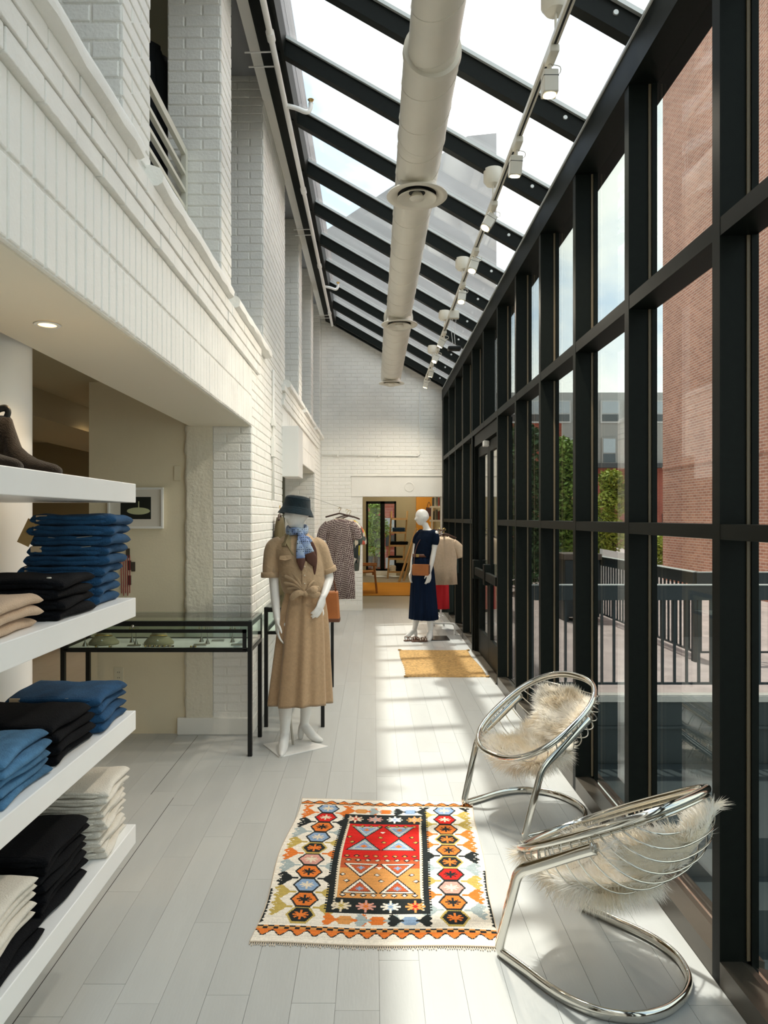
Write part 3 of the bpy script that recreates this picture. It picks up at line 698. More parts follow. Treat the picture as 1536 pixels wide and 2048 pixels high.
# recessed downlight in the soffit
dl = thing('recessed_downlight', 'round recessed downlight glowing in the white soffit', 'downlight', (-1.13, 2.464, ZS - 0.008))
MB().lathe([(0.030, -0.0025), (0.040, -0.004), (0.046, 0.0), (0.030, 0.0)], seg=28).build('trim_ring', WHITE_PAINT, dl, smooth=True)
MB().lathe([(0.0, -0.0005), (0.031, -0.0005)], seg=24).build('lens', mat('warm_lens', (1, .9, .7), .4, emit=(1.0, 0.62, 0.20, 3.0)), dl)
def lamp(kind, loc, energy, col, size=0.1, rot=(0, 0, 0), spot=None, name='lamp_light', parent=None):
    l = bpy.data.lights.new(name, kind); l.energy = energy; l.color = col
    if kind == 'AREA': l.size = size
    else: l.shadow_soft_size = size
    if spot: l.spot_size = spot; l.spot_blend = 0.6
    o = bpy.data.objects.new(name, l); COL.objects.link(o); o.location = loc; o.rotation_euler = rot
    if parent is not None: o.parent = parent
    return o
lamp('SPOT', (0, 0, -0.02), 5, (1.0, 0.72, 0.42), 0.03, spot=2.2, parent=dl)
# warm lamps of the side room: dots on its ceiling and the light they give
for i, (x, y, e) in enumerate(((-3.1, 8.2, 7), (-2.45, 8.9, 7), (-3.9, 6.5, 7), (-2.3, 6.4, 6), (-3.2, 3.9, 7), (-2.4, 1.2, 14))):
    bl = 2.38 if -3.4 < x < -2.6 and y > 3.2 else 2.6
    t = thing('ceiling_spot', 'small bright ceiling spot of the side room, %s one counted from its rear wall' % ORD[i], 'downlight', (x, y, bl))
    MB().lathe([(0.0, -0.004), (0.028, -0.004), (0.035, 0.0)], seg=16).build('lens', mat('spot_dot', (1, 1, .9), .4, emit=(1.0, 0.93, 0.75, 12.0)), t)
    lamp('SPOT', (0, 0, -0.03), e, (1.0, 0.72, 0.40), 0.04, spot=2.4, parent=t)

# ================================================================== GLASS JEWELLERY CASES
LINEN = mat('white_linen_board', (0.80, 0.80, 0.76), 0.8); BUST = cloth_mat('olive_linen', (0.33, 0.30, 0.19), var=0.1); GOLD = mat('gold', (0.65, 0.45, 0.12), .25, metal=1.0); SILVER = mat('pewter', (0.45, 0.43, 0.38), .3, metal=1.0)
def glass_case(x0, x1, y0, y1, H, lab, drop=0.205):
    t = thing('jewellery_case', lab, 'display case', ((x0 + x1) / 2, (y0 + y1) / 2, 0))
    a, b = (x1 - x0) / 2, (y1 - y0) / 2; p = 0.028
    zb = H - drop
    for sx in (-1, 1):
        for sy in (-1, 1):
            X = sx * (a - p / 2); Y = sy * (b - p / 2)
            MB().box(X - p / 2, X + p / 2, Y - p / 2, Y + p / 2, 0, H - 0.008).build('leg', BLACK_STEEL, t)
    for z0, z1 in ((H - 0.04, H - 0.008), (zb - 0.005, zb + 0.018)):
        for sy in (-1, 1): MB().box(-a + p, a - p, sy * (b - p / 2) - p / 2, sy * (b - p / 2) + p / 2, z0, z1).build('rail', BLACK_STEEL, t)
        for sx in (-1, 1): MB().box(sx * (a - p / 2) - p / 2, sx * (a - p / 2) + p / 2, -b + p, b - p, z0, z1).build('rail', BLACK_STEEL, t)
    MB().box(-a, a, -b, b, H - 0.008, H).build('glass_top', CASE_GLASS, t)
    MB().box(-a + p, a - p, -b + p, b - p, zb + 0.002, zb + 0.014).build('display_board', LINEN, t)
    for sy in (-1, 1): MB().box(-a + p, a - p, sy * (b - .006) - .002, sy * (b - .006) + .002, zb + .018, H - .04).build('glass_side', CASE_GLASS, t)
    for sx in (-1, 1): MB().box(sx * (a - .006) - .002, sx * (a - .006) + .002, -b + p, b - p, zb + .018, H - .04).build('glass_side', CASE_GLASS, t)
    return t, zb + 0.014, a, b, H
c1, cz, ca, cb, cH = glass_case(-2.09, -0.81, 4.745, 5.19, 0.911, 'long glass jewellery case on black legs before the cream partition')
# hinged front frame of the first case with its lock
f_ = MB(); zt = cH - 0.06; zl = cz - 0.008
f_.box(-ca + .03, ca - .035, -cb - .012, -cb + .004, zt - .022, zt).box(-ca + .03, ca - .035, -cb - .012, -cb + .004, zl - .012, zl + .008).box(ca - .06, ca - .035, -cb - .012, -cb + .004, zl, zt).box(-ca + .03, -ca + .055, -cb - .012, -cb + .004, zl, zt)
fo = f_.build('front_frame', BLACK_STEEL, c1)
MB().ball((-0.02 - .13, -cb - .02, zt + .022), .012).build('lock_knob', SILVER, fo, smooth=True)
c2, cz2, ca2, cb2, cH2 = glass_case(-0.83, -0.37, 5.41, 6.71, 0.917, 'glass jewellery case on black legs behind the khaki mannequin')
def neck_bust(px, lab, y=4.93):
    x = (px - 746) / FPX * y
    t = thing('necklace_bust', lab, 'jewellery bust', (x, y, cz), 0, 'necklace busts')
    MB().lathe([(0.0, 0.0), (0.10, 0.0), (0.103, 0.012), (0.085, 0.035), (0.055, 0.06), (0.045, 0.085), (0.043, 0.098), (0.0, 0.1)], seg=28, sy=.8).build('bust', BUST, t, smooth=True)
    MB().tube([(.058 * math.cos(a), -.006 + .05 * math.sin(a), .058 - .012 * math.sin(a)) for a in [2 * PI * k / 28 for k in range(28)]], 0.0035, 6, closed=True).build('necklace', GOLD, t, smooth=True)
    MB().ball((0.01, -.068, .036), .006).build('pendant', LINEN, t, smooth=True)
neck_bust(208, 'olive linen necklace bust at the shelf end of the long case'); neck_bust(318, 'olive linen necklace bust in the middle of the long case')
for i, (px, y) in enumerate(((170, 4.85), (264, 5.0), (272, 4.9), (403, 5.02), (415, 4.93), (465, 5.0))):
    t = thing('earring_stand', 'small grey cone earring stand in the long case, %s from the shelf end' % ORD[i], 'earring stand', ((px - 746) / FPX * y, y, cz), 0, 'earring stands')
    MB().lathe([(0.0, 0.0), (0.017, 0.0), (0.004, 0.035), (0.0025, 0.04)], seg=16).build('cone', SILVER, t, smooth=True, angle=50)
    MB().tube([(0, 0, .038), (0, 0, .12)], 0.0022, 6).tube([(-.018, 0, .12), (.018, 0, .12)], 0.002, 6).build('tee_rod', SILVER, t)
    for s_ in (-1, 1): MB().tube([(s_ * .016, 0, .118), (s_ * .016, 0, .098)], 0.001, 4).ball((s_ * .016, 0, .095), .004).build('earring', GOLD, t)
for i, (px, y, n_) in enumerate(((195, 4.80, 2), (222, 4.80, 2), (300, 4.815, 6), (322, 4.815, 8), (340, 4.82, 6), (388, 4.80, 4))):
    t = thing('bracelet', 'beaded bracelet lying at the front of the long case, %s from the shelf end' % ORD[i], 'bracelet', ((px - 746) / FPX * y, y, cz), 0, 'bracelets')
    for k in range(n_): MB().ball(((k - n_ / 2) * .011, .003 * math.sin(k * 2), .006), .006, seg=8, rings=6).build('bead', [GOLD, SILVER, mat('dark_bead', (.05, .03, .02), .3)][k % 3], t, smooth=True)
for i, (px, y) in enumerate(((268, 4.835), (400, 4.86), (436, 5.03), (475, 4.87))):
    t = thing('jewellery_tray', 'small clear acrylic tray in the long case, %s from the shelf end' % ORD[i], 'tray', ((px - 746) / FPX * y, y, cz), 0.1, 'acrylic trays')
    MB().box(-.045, .045, -.02, .02, 0, .004).build('base', LINEN, t); MB().box(-.043, .043, -.018, .018, .004, .012).build('block', SILVER, t, bevel=.003)
# the partition: framed picture, outlet, switch, hanging jewellery
pf = thing('framed_picture', 'white framed dark photograph with a pale glowing dish on the cream wall', 'picture', (-1.75, 5.25, 1.668))
fw, fh = 0.205, 0.152
for (x0, x1, z0, z1) in ((-fw, fw, fh - .016, fh), (-fw, fw, -fh, -fh + .016), (-fw, -fw + .016, -fh + .016, fh - .016), (fw - .016, fw, -fh + .016, fh - .016)):
    MB().box(x0, x1, -0.028, -0.001, z0, z1).build('frame_bar', WHITE_PAINT, pf, bevel=.002)
MB().box(-fw + .016, fw - .016, -.012, -.002, -fh + .016, fh - .016).build('mat_board', mat('warm_mat_board', (.74, .70, .62), .8), pf)
MB().box(-.112, .112, -.0135, -.012, -.082, .082).build('print', mat('dark_print', (.012, .016, .012), .5), pf)
PALE = mat('pale_green_print', (.55, .58, .34), .6)
MB().prism([(.02 + .085 * math.cos(a), -.022 + .026 * math.sin(a)) for a in [2 * PI * k / 28 for k in range(28)]][::-1], 'y', -.0145, -.0136).build('print_dish', PALE, pf)
MB().prism([(.018, -.0), (.026, 0), (.025, .05), (.019, .05)][::-1], 'y', -.0145, -.0136).build('print_mast', PALE, pf)
ol = thing('power_outlet', 'cream double power outlet low on the partition wall', 'outlet', (-1.88, 5.25, 0.434))
MB().box(-.036, .036, -.006, -.0005, -.058, .058).build('cover_plate', mat('ivory_plate', (.72, .66, .5), .4), ol, bevel=.003)
for z in (-.02, .02):
    s_ = MB().lathe([(0.0, 0), (.016, 0)], seg=16).build('socket', MATS['ivory_plate'], ol); s_.rotation_euler = (PI / 2, 0, 0); s_.location = (0, -.0066, z)
    MB().box(-.008, -.005, -.0075, -.0066, z - .004, z + .006).box(.005, .008, -.0075, -.0066, z - .004, z + .006).build('slot', DARK_VOID, ol)
tag(MB().box(-1.47, -1.42, 5.240, 5.2495, 1.87, 1.98).build('blank_plate', CREAM_WALL, bevel=.003), 'painted over blank plate beside the rough pilaster', 'plate')
hk = thing('hanging_jewellery', 'red bead strands and dark cards hanging on the partition wall', 'jewellery', (-1.80, 5.245, 1.2))
RED_BEAD = mat('red_beads', (.30, .02, .03), .4)
for i in range(5): MB().tube(catmull([(-.06 + .016 * i, -.004, .12), (-.058 + .016 * i, -.006, 0), (-.055 + .015 * i, -.004, -.16 - .02 * (i % 2))], 5), .0028, 5).build('strand', RED_BEAD, hk)
for i, (x, z) in enumerate(((-.01, .14), (.0, .05), (.03, .04), (.0, -.06))): MB().box(x - .014, x + .014, -.004, 0, z - .04, z + .03).build('card', mat('dark_card', (.06, .045, .03), .6), hk)

# ================================================================== WIRE LOUNGE CHAIRS AND SHEEPSKINS
TH = 0.515; CSX, CSY = 0.927, 0.932
def rim_pt(u, v, w_): # rim-plane coordinates -> chair local (x lateral, y back, z up)
    return (v, 0.298 + u * math.cos(TH) - w_ * math.sin(TH), 0.537 + u * math.sin(TH) + w_ * math.cos(TH))
def rim_v(u, a=0.35, b=0.271): return b * max(0.0, 1 - abs(u / a) ** 2.43) ** (1 / 2.43)
def make_chair(name, lab, loc, rz):
    t = thing(name, lab, 'chair', loc, rz, 'wire lounge chairs')
    half = [(.288, .455, .555), (.288, .38, .512), (.287, .27, .446), (.286, .175, .391), (.284, .135, .366), (.281, .108, .335), (.278, .09, .29), (.272, .045, .16), (.268, .012, .06), (.266, .006, .034), (.267, .018, .02), (.269, .045, .018), (.276, .14, .018), (.288, .27, .018), (.28, .37, .018), (.245, .46, .018), (.17, .54, .018), (.08, .578, .018)]
    half = [(x * CSX, y * CSY, z) for x, y, z in half]
    P = half + [(0, .586 * CSY, .018)] + [(-x, y, z) for x, y, z in half[::-1]]
    MB().tube(catmull(P, 5), 0.0205, 14, flat=.58).build('base_frame', CHROME, t, smooth=True)
    pts = []
    for k in range(96):
        a = 2 * PI * k / 96; ca_, sa = math.cos(a), math.sin(a)
        u = .35 * math.copysign(abs(ca_) ** (2 / 2.43), ca_); v = .271 * math.copysign(abs(sa) ** (2 / 2.43), sa)
        pts.append((u, v))
    MB().tube([rim_pt(u, v, 0) for u, v in pts], 0.0135, 12, closed=True).build('seat_rim', CHROME, t, smooth=True)
    MB().tube([rim_pt(u * .985, v * .985, -0.019) for u, v in pts], 0.0055, 8, closed=True).build('under_rim', CHROME, t, smooth=True)
    hoops = [(-.27, -.31, .065), (-.205, -.25, .115), (-.145, -.185, .155), (-.085, -.115, .185), (-.025, -.04, .205), (.035, .045, .215), (.085, .13, .212), (.13, .20, .20), (.17, .26, .178), (.21, .31, .148), (.25, .345, .112), (.29, .375, .07)]
    for (u0, ub, wb) in [(a_ * .86, b_ * .86, c_) for a_, b_, c_ in hoops]:
        v0 = rim_v(u0); L = []
        for k in range(25):
            a = PI * k / 24; s_ = math.sin(a) ** .85 if 0 < k < 24 else 0; c_ = math.cos(a); v = v0 * math.copysign(abs(c_) ** .8, c_)
            L.append(rim_pt(u0 + (ub - u0) * s_, v, -.012 - wb * s_))
        MB().tube(L, 0.0034, 6).build('wire', CHROME, t, smooth=True)
    for k in range(7):
        for sx in (-1, 1):
            y = .19 + .034 * k; u = (y - .298) / math.cos(TH); a_ = rim_pt(u, sx * rim_v(u), -.004)
            MB().tube([a_, (sx * .287 * CSX, y + .01, .391 + ((y + .01) / CSY - .175) * .586)], 0.0032, 6).build('rung', CHROME, t)
    for sx in (-1, 1):
        MB().ball((sx * .288 * CSX, .458 * CSY, .556), .0165, .008, .0165, 10, 6).build('end_cap', SILVER, t)
    return t
ch1 = make_chair('wire_lounge_chair', 'chrome wire lounge chair with sheepskins at the near end of the glass wall', (0.653, 2.741, 0), 3.799)
CH2 = -1.057
ch2 = make_chair('wire_lounge_chair', 'chrome wire lounge chair with sheepskins farther along, beside the kilim', (0.623, 3.707, 0), CH2)
def fur_mat(name, c1, c2):
    m = bpy.data.materials.new(name); m.use_nodes = True; t = m.node_tree; t.nodes.clear()
    o = t.nodes.new('ShaderNodeOutputMaterial'); d = t.nodes.new('ShaderNodeBsdfDiffuse'); tr = t.nodes.new('ShaderNodeBsdfTranslucent'); x = t.nodes.new('ShaderNodeMixShader'); x.inputs[0].default_value = .5
    c = t.nodes.new('ShaderNodeTexCoord'); n = t.nodes.new('ShaderNodeTexNoise'); n.inputs['Scale'].default_value = 9; r = t.nodes.new('ShaderNodeValToRGB')
    r.color_ramp.elements[0].color = (*c1, 1); r.color_ramp.elements[0].position = .38; r.color_ramp.elements[1].color = (*c2, 1); r.color_ramp.elements[1].position = .58
    t.links.new(c.outputs['Object'], n.inputs['Vector']); t.links.new(n.outputs['Fac'], r.inputs[0])
    for q in (d, tr): t.links.new(r.outputs[0], q.inputs[0])
    t.links.new(d.outputs[0], x.inputs[1]); t.links.new(tr.outputs[0], x.inputs[2]); t.links.new(x.outputs[0], o.inputs['Surface'])
    MATS[name] = m; return m
FUR = fur_mat('cream_fur', (.95, .89, .78), (.99, .97, .93)); HIDE = mat('tan_hide', (0.80, 0.72, 0.58), 0.8, var=0.15, vscale=10)
FUR_W = fur_mat('white_fur', (.95, .90, .80), (.99, .975, .94))
def sheepskin(lab, loc, rz, u0, u1, vmax, seed, over=0.0, fur=FUR_W, n=9000, low=0.0, under=5, droop=0.6, L1=.062, L2=.045):
    """a hide lying in the basket: curved patch with real strands of fur on both sides"""
    rnd = random.Random(seed); t = thing('sheepskin', lab, 'sheepskin', loc, rz, 'sheepskins')
    def surf(u, v):
        q = 1 - ((u - .02) / .345) ** 2 - (v / .275) ** 2
        w_ = -.190 * math.sqrt(max(q, 0.0)) + .012 - low
        if q < 0: w_ = .012 - low + .10 * (-q) * over
        return Vector(rim_pt(u, v, w_))
    um = (u0 + u1) / 2; uh = (u1 - u0) / 2
    def pt(a, r):   # wobbly outline
        k = r * (1 + .10 * math.sin(3 * a + seed) + .07 * math.sin(5 * a + 2 * seed))
        return um + uh * k * math.cos(a), vmax * k * math.sin(a)
    nr, na = 10, 32; V = []; F = []
    for i in range(nr + 1):
        for j in range(na):
            u, v = pt(2 * PI * j / na, i / nr); p = surf(u, v); p.z += rnd.uniform(-.004, .004); V.append(p)
    for i in range(nr):
        for j in range(na): F.append((i * na + j, i * na + (j + 1) % na, (i + 1) * na + (j + 1) % na, (i + 1) * na + j))
    MB().add(V, F).build('hide', HIDE, t, smooth=True)
    SV = []; SF = []
    for s_ in range(n):
        a = rnd.uniform(0, 2 * PI); r = math.sqrt(rnd.random()) * 1.02; u, v = pt(a, r); p = surf(u, v)
        e = 1e-3; nn = (surf(u + e, v) - p).cross(surf(u, v + e) - p); nn = nn.normalized() if nn.length > 0 else Vector((0, 0, 1))
        if nn.z < 0: nn = -nn
        up_ = not (under and s_ % under == 0)
        if not up_ and p.z > .375: continue
        if not up_: nn = -nn
        tl = (surf(u + .05 * math.cos(a), v + .05 * math.sin(a)) - p); tl = tl.normalized() if tl.length > 0 else tl
        cl = Vector((math.sin(u * 40 + seed), math.cos(v * 37 + seed * 2), math.sin((u + v) * 29))) * .5
        L = rnd.uniform(.7, 1.25) * (L1 if up_ else L2)
        d = (nn * (.75 if r < .8 else .45) + tl * (.45 if r < .8 else 1.0) + cl * .55 + Vector((rnd.uniform(-.5, .5), rnd.uniform(-.5, .5), rnd.uniform(-.4, .4)))).normalized()
        side = d.cross(Vector((rnd.uniform(-1, 1), rnd.uniform(-1, 1), rnd.uniform(-1, 1)))).normalized() * rnd.uniform(.0010, .0019)
        g = Vector((0, 0, -1)); p1 = p + d * L * .5 + g * L * .08; p2 = p + d * L + g * L * .30 * droop + side * rnd.uniform(-3, 3)
        b = len(SV); SV += [p - side, p + side, p1 + side * .9, p1 - side * .9, p2]
        SF += [(b, b + 1, b + 2, b + 3), (b + 3, b + 2, b + 4)]
    ob = MB().add(SV, SF).build('fur', fur, t, smooth=True); ob['kind'] = 'stuff'
    return t
sheepskin('cream sheepskin on the seat of the near wire chair', ch1.location, 3.799, -.33, .15, .215, 1, fur=FUR_W, n=15000, under=2, low=.030, L1=.062, L2=.075)
sheepskin('white sheepskin draped over the back of the near wire chair', ch1.location, 3.799, .10, .325, .215, 2, over=-.6, fur=FUR_W, n=9000, under=0, low=.022, L1=.066)
sheepskin('cream sheepskin on the seat of the wire chair beside the kilim', ch2.location, CH2, -.30, .11, .20, 3, fur=FUR, n=15000, under=2, low=.026, L2=.08)
sheepskin('cream sheepskin bunched against the back of the chair beside the kilim', ch2.location, CH2, .04, .30, .19, 4, over=-.2, fur=FUR, n=13000, L1=.07)

# ================================================================== KILIM RUG: woven cell by cell
def make_kilim():
    NX, NY = 200, 280
    xs = (np.arange(NX) + .5) / NX; ys_ = (np.arange(NY) + .5) / NY
    U, V = np.meshgrid(xs, ys_)            # V: 0 near end, 1 far end
    C = np.zeros((NY, NX, 3)); 
    WH = (.80, .74, .64); BK = (.018, .022, .022); OR = (.72, .19, .035); RD = (.62, .02, .015); RU = (.50, .10, .035); TN = (.66, .30, .09)
    BL = (.25, .36, .52); PK = (.66, .33, .27); OL = (.50, .37, .10); GY = (.36, .42, .42); CR = (.72, .62, .47); MU = (.62, .36, .08)
    def put(mask, c): C[mask] = c
    A = NX / NY * 1.0; Vs = V / (0.95 / 1.34)   # V in units of rug width
    VH = 1.34 / 0.95
    put(U > -1, WH)
    def rect(u0, u1, v0, v1, c): put((U >= u0) & (U < u1) & (V >= v0) & (V < v1), c)
    def dist(cu, cv): return np.abs(U - cu), np.abs((V - cv) * VH)
    def diamond(cu, cv, ru, rv, c):
        a, b = dist(cu, cv); put(a / ru + b / rv < 1, c)
    def hexa(cu, cv, ru, rv, c):
        a, b = dist(cu, cv); put((b < rv) & (a < ru * (1 - .5 * b / rv)), c)
    def tri(cu, cv, ru, rv, up, c):   # apex towards up*v
        b = (V - cv) * VH * up; put((b > -rv) & (b < rv) & (np.abs(U - cu) < ru * (rv - b) / (2 * rv)), c)
    def line(u0, v0, u1, v1, th, c):
        dx, dy = (u1 - u0), (v1 - v0) * VH; L2 = dx * dx + dy * dy
        tt = np.clip(((U - u0) * dx + (V - v0) * VH * dy) / L2, 0, 1)
        put(np.hypot(U - u0 - tt * dx, (V - v0) * VH - tt * dy) < th, c)
    def cross(cu, cv, r, c):
        line(cu - r, cv, cu + r, cv, r * .16, c); line(cu, cv - r / VH, cu, cv + r / VH, r * .16, c)
        for sx in (-1, 1):
            for sy in (-1, 1): line(cu + sx * r * .15, cv + sy * r * .15 / VH, cu + sx * r * .75, cv + sy * r * .55 / VH, r * .15, c)
    def claw(cu, cv, s, r, c):
        line(cu, cv, cu + s * r, cv, .0075, c)
        for sy in (-1, 1):
            line(cu + s * r * .45, cv, cu + s * r * .95, cv + sy * r * .62 / VH, .0125, c)
            line(cu + s * r * .95, cv + sy * r * .62 / VH, cu + s * r * 1.25, cv + sy * r * .40 / VH, .009, c)
            line(cu + s * r * .60, cv + sy * r * .25 / VH, cu + s * r * 1.15, cv + sy * r * .18 / VH, .007, c)
            diamond(cu + s * r * 1.08, cv + sy * r * .85 / VH, .014, .012, c)
    # side columns of hexagons with hooked arms
    hexc = [BK, OR, BL, OR, PK, BK, BL, OR, RD, BL]
    for cu in (.165, .835):
        seq = hexc if cu < .5 else [BK, OR, PK, RD, BK, OR, BK, OR, RD, BL]
        for k in range(10):
            cv = .135 + k * .0855; c = seq[k]; ar = [OL, OL, BK, GY, OR, OL, GY, BK, OR, OR][(k + (3 if cu > .5 else 0)) % 10]
            for s in (-1, 1): claw(cu + s * .05, cv + .042, s, .070, ar)
            hexa(cu, cv, .066, .062, BK if c is not BK else OL); hexa(cu, cv, .056, .050, c)
            cross(cu, cv, .030, BK if c in (OR, RD, PK) and k % 2 else CR if c is not CR else BK)
            if c is BK: cross(cu, cv, .032, OR)
    # end rows of hooked motifs between the columns
    for cv in (.118, .888):
        for k, cu in enumerate((.36, .50, .64)):
            hexa(cu, cv, .045, .028, [TN, OR, BL][k]); 
            for s in (-1, 1): claw(cu + s * .03, cv, s, .045, [OR, GY, BK][k])
    # central panel
    rect(.272, .728, .152, .858, BK)
    rect(.300, .700, .238, .772, CR)
    for k in range(44):   # toothed edge
        v0 = .17 + k * .0155
        rect(.262, .290, v0, v0 + .008, BK); rect(.710, .738, v0, v0 + .008, BK)
        rect(.293, .306, v0, v0 + .008, CR); rect(.694, .707, v0, v0 + .008, CR)
    rect(.312, .688, .238, .43, TN); rect(.312, .688, .43, .52, RU); rect(.312, .688, .49, .772, RD); rect(.312, .40, .46, .50, RU)
    for cv in (.195, .815):
        for k, cu in enumerate((.335, .445, .555, .665)):
            c = [OL, OR, BL, RD][k] if cv < .5 else [RD, GY, BL, PK][k]
            diamond(cu, cv, .034, .036, c); cross(cu, cv, .040, [CR, PK, WH, TN][k]); diamond(cu, cv, .014, .014, c)
    for (cu, cv, o) in ((.41, .655, 0), (.585, .655, 0), (.41, .365, 1), (.585, .365, 1)):
        h = .068
        for up in (-1, 1):
            cc = cv - up * h * .78 / VH * 1.0
            cc = cv + (-up) * h / VH
            tri(cu, cc, .088, h, up, BK); tri(cu, cc - up * .004, .078, h * .88, up, WH if o else GY); tri(cu, cc - up * .008, .058, h * .66, up, BK if o else WH)
            tri(cu, cc - up * .008, .052, h * .58, up, RU if o else BL); cross(cu, cc - up * .018, .016, BL if o else OR)
    def flower(cu, cv, c=WH):
        diamond(cu, cv, .017, .017, BK); diamond(cu, cv, .0105, .0105, c)
    for cu in np.linspace(.335, .665, 8):
        flower(cu, .752, MU); flower(cu, .515, TN); flower(cu, .258, WH); flower(cu + .01, .485, CR)
    for cu in (.335, .497, .66):
        for cv in (.62, .66, .345, .385): flower(cu + (.012 if cv in (.62, .345) else -.008), cv, [MU, WH][int(cv < .5)])
    for cv in (.70, .43): tri(.497, cv, .016, .012, -1, WH)
    # end borders
    for far in (0, 1):
        vv = (1 - V) if far else V; k_ = .72 if far else 1.0
        b0 = .028 * k_; b1 = .062 * k_; b2 = .080 * k_; b3 = .090 * k_
        sc = b0 + (.012 + .012 * np.cos(U * 2 * PI * 14)) * k_
        put(vv < b3, WH); put((vv >= b0 * .4) & (vv < b2), BK)
        put((vv > sc + .005) & (vv < b1), OR); put((vv > sc - .001) & (vv <= sc + .005), BK); put(vv <= sc - .001, WH)
        put((vv >= b1) & (vv < b2) & ((U * 22 + (vv > (b1 + b2) / 2) * .5) % 1 < .5), TN)
    # black saw-tooth along part of the long edges
    tooth = .006 + .010 * np.abs((V * 60) % 1 - .5) * 2
    put((U < tooth) & (V < .28) & (V > .09), BK); put((U > 1 - tooth) & (V < .42) & (V > .09), BK)
    # weave: slight row-to-row colour change
    rn = np.random.RandomState(4); C *= (1 + rn.uniform(-.10, .10, (NY, 1, 1))) * (1 + rn.uniform(-.10, .10, (NY, NX, 1)))
    return np.clip(C, 0, 1)
KC = make_kilim(); NYk, NXk, _ = KC.shape
corn = [(-0.462, 2.665), (0.470, 2.632), (0.552, 3.968), (-0.405, 4.018)]   # near-left, near-right, far-right, far-left
def kil(u, v):
    a = Vector(corn[0]).lerp(Vector(corn[1]), u); b = Vector(corn[3]).lerp(Vector(corn[2]), u); p = a.lerp(b, v)
    e = .006 * math.sin(v * 9) * (1 - u) * 2 + .005 * math.sin(v * 11 + 2) * u
    return p.x + e, p.y + .006 * math.sin(u * 8 + 1)
V = []; F = []
for j in range(NYk + 1):
    for i in range(NXk + 1):
        u, v = i / NXk, j / NYk; x, y = kil(u, v)
        V.append((x, y, .007 + .0006 * math.sin(x * 23) * math.sin(y * 19) + .0004 * ((i + j) % 2)))
for j in range(NYk):
    for i in range(NXk): a = j * (NXk + 1) + i; F.append((a, a + 1, a + NXk + 2, a + NXk + 1))
kt = thing('kilim_rug', 'flatwoven kilim rug in red, orange, black and cream on the grey floor', 'rug', (0.04, 3.32, 0))
me = bpy.data.meshes.new('woven_field'); me.from_pydata([(x - .04, y - 3.32, z) for x, y, z in V], [], F)
at = me.attributes.new('weave', 'FLOAT_COLOR', 'FACE'); fl = np.ones((NYk * NXk, 4), dtype=np.float32); fl[:, :3] = KC.reshape(-1, 3); at.data.foreach_set('color', fl.ravel())
wm = bpy.data.materials.new('kilim_wool'); wm.use_nodes = True; t_ = wm.node_tree; p_ = t_.nodes['Principled BSDF']; p_.inputs['Roughness'].default_value = .9
an = t_.nodes.new('ShaderNodeAttribute'); an.attribute_name = 'weave'; t_.links.new(an.outputs['Color'], p_.inputs['Base Color']); p_.inputs['Specular IOR Level'].default_value = .15
me.materials.append(wm); link('woven_field', me, kt)
eb = MB()
for (a, b) in ((0, 1), (1, 2), (2, 3), (3, 0)):
    L = [kil(*p) for p in {(0, 1): [(k / 40, 0) for k in range(41)], (1, 2): [(1, k / 40) for k in range(41)], (2, 3): [(1 - k / 40, 1) for k in range(41)], (3, 0): [(0, 1 - k / 40) for k in range(41)]}[(a, b)]]
    eb.tube([(x - .04, y - 3.32, .0042) for x, y in L], .0036, 6)
eb.build('selvedge', mat('rug_selvedge', (.62, .52, .40), .9), kt)
fr = MB()
for k in range(110):
    for v, s in ((0, -1), (1, 1)):
        x, y = kil(k / 109, v); l = R.uniform(.010, .024)
        fr.box(x - .04 - .0018, x - .04 + .0018, y - 3.32 + (s * l if s < 0 else 0), y - 3.32 + (0 if s < 0 else s * l), .001, .004)
ob = fr.build('fringe', MATS['rug_selvedge'], kt); ob['kind'] = 'stuff'
# jute mat before the glass door
jm = thing('jute_mat', 'golden braided jute mat before the glass door', 'mat', (0.74, 7.80, 0))
JUTE = mat('jute', (.46, .28, .10), .9, var=.35, vscale=45, bump=.8, bscale=160, detail=6)
V = []; F = []; nx_, ny_ = 60, 160
for j in range(ny_ + 1):
    v = j / ny_; y = -.70 + 1.40 * v
    for i in range(nx_ + 1):
        u = i / nx_; x = -.42 + .82 * u + .012 * math.sin(v * 6) + .004 * math.sin(v * 90); 
        ed = 0 if i in (0, nx_) or j in (0, ny_) else 1
        V.append((x, y + .008 * math.sin(u * 7), .001 + ed * (.008 + .003 * abs(math.sin(v * PI * 52)) * (1 + .5 * math.sin(u * 130 + (int(v * 52) % 2) * 3)))))
for j in range(ny_):
    for i in range(nx_): a = j * (nx_ + 1) + i; F.append((a, a + 1, a + nx_ + 2, a + nx_ + 1))
MB().add(V, F).build('braided_field', JUTE, jm, smooth=True)
for (x, y) in ((-.42, .71), (.40, .70), (-.41, -.71), (.41, -.71)):
    MB().tube(catmull([(x * .95, y * .985, .008), (x, y, .012), (x * 1.03, y + .02, .008), (x * 1.0, y + .035, .006)], 4), .009, 8).build('corner_tassel', JUTE, jm, smooth=True)

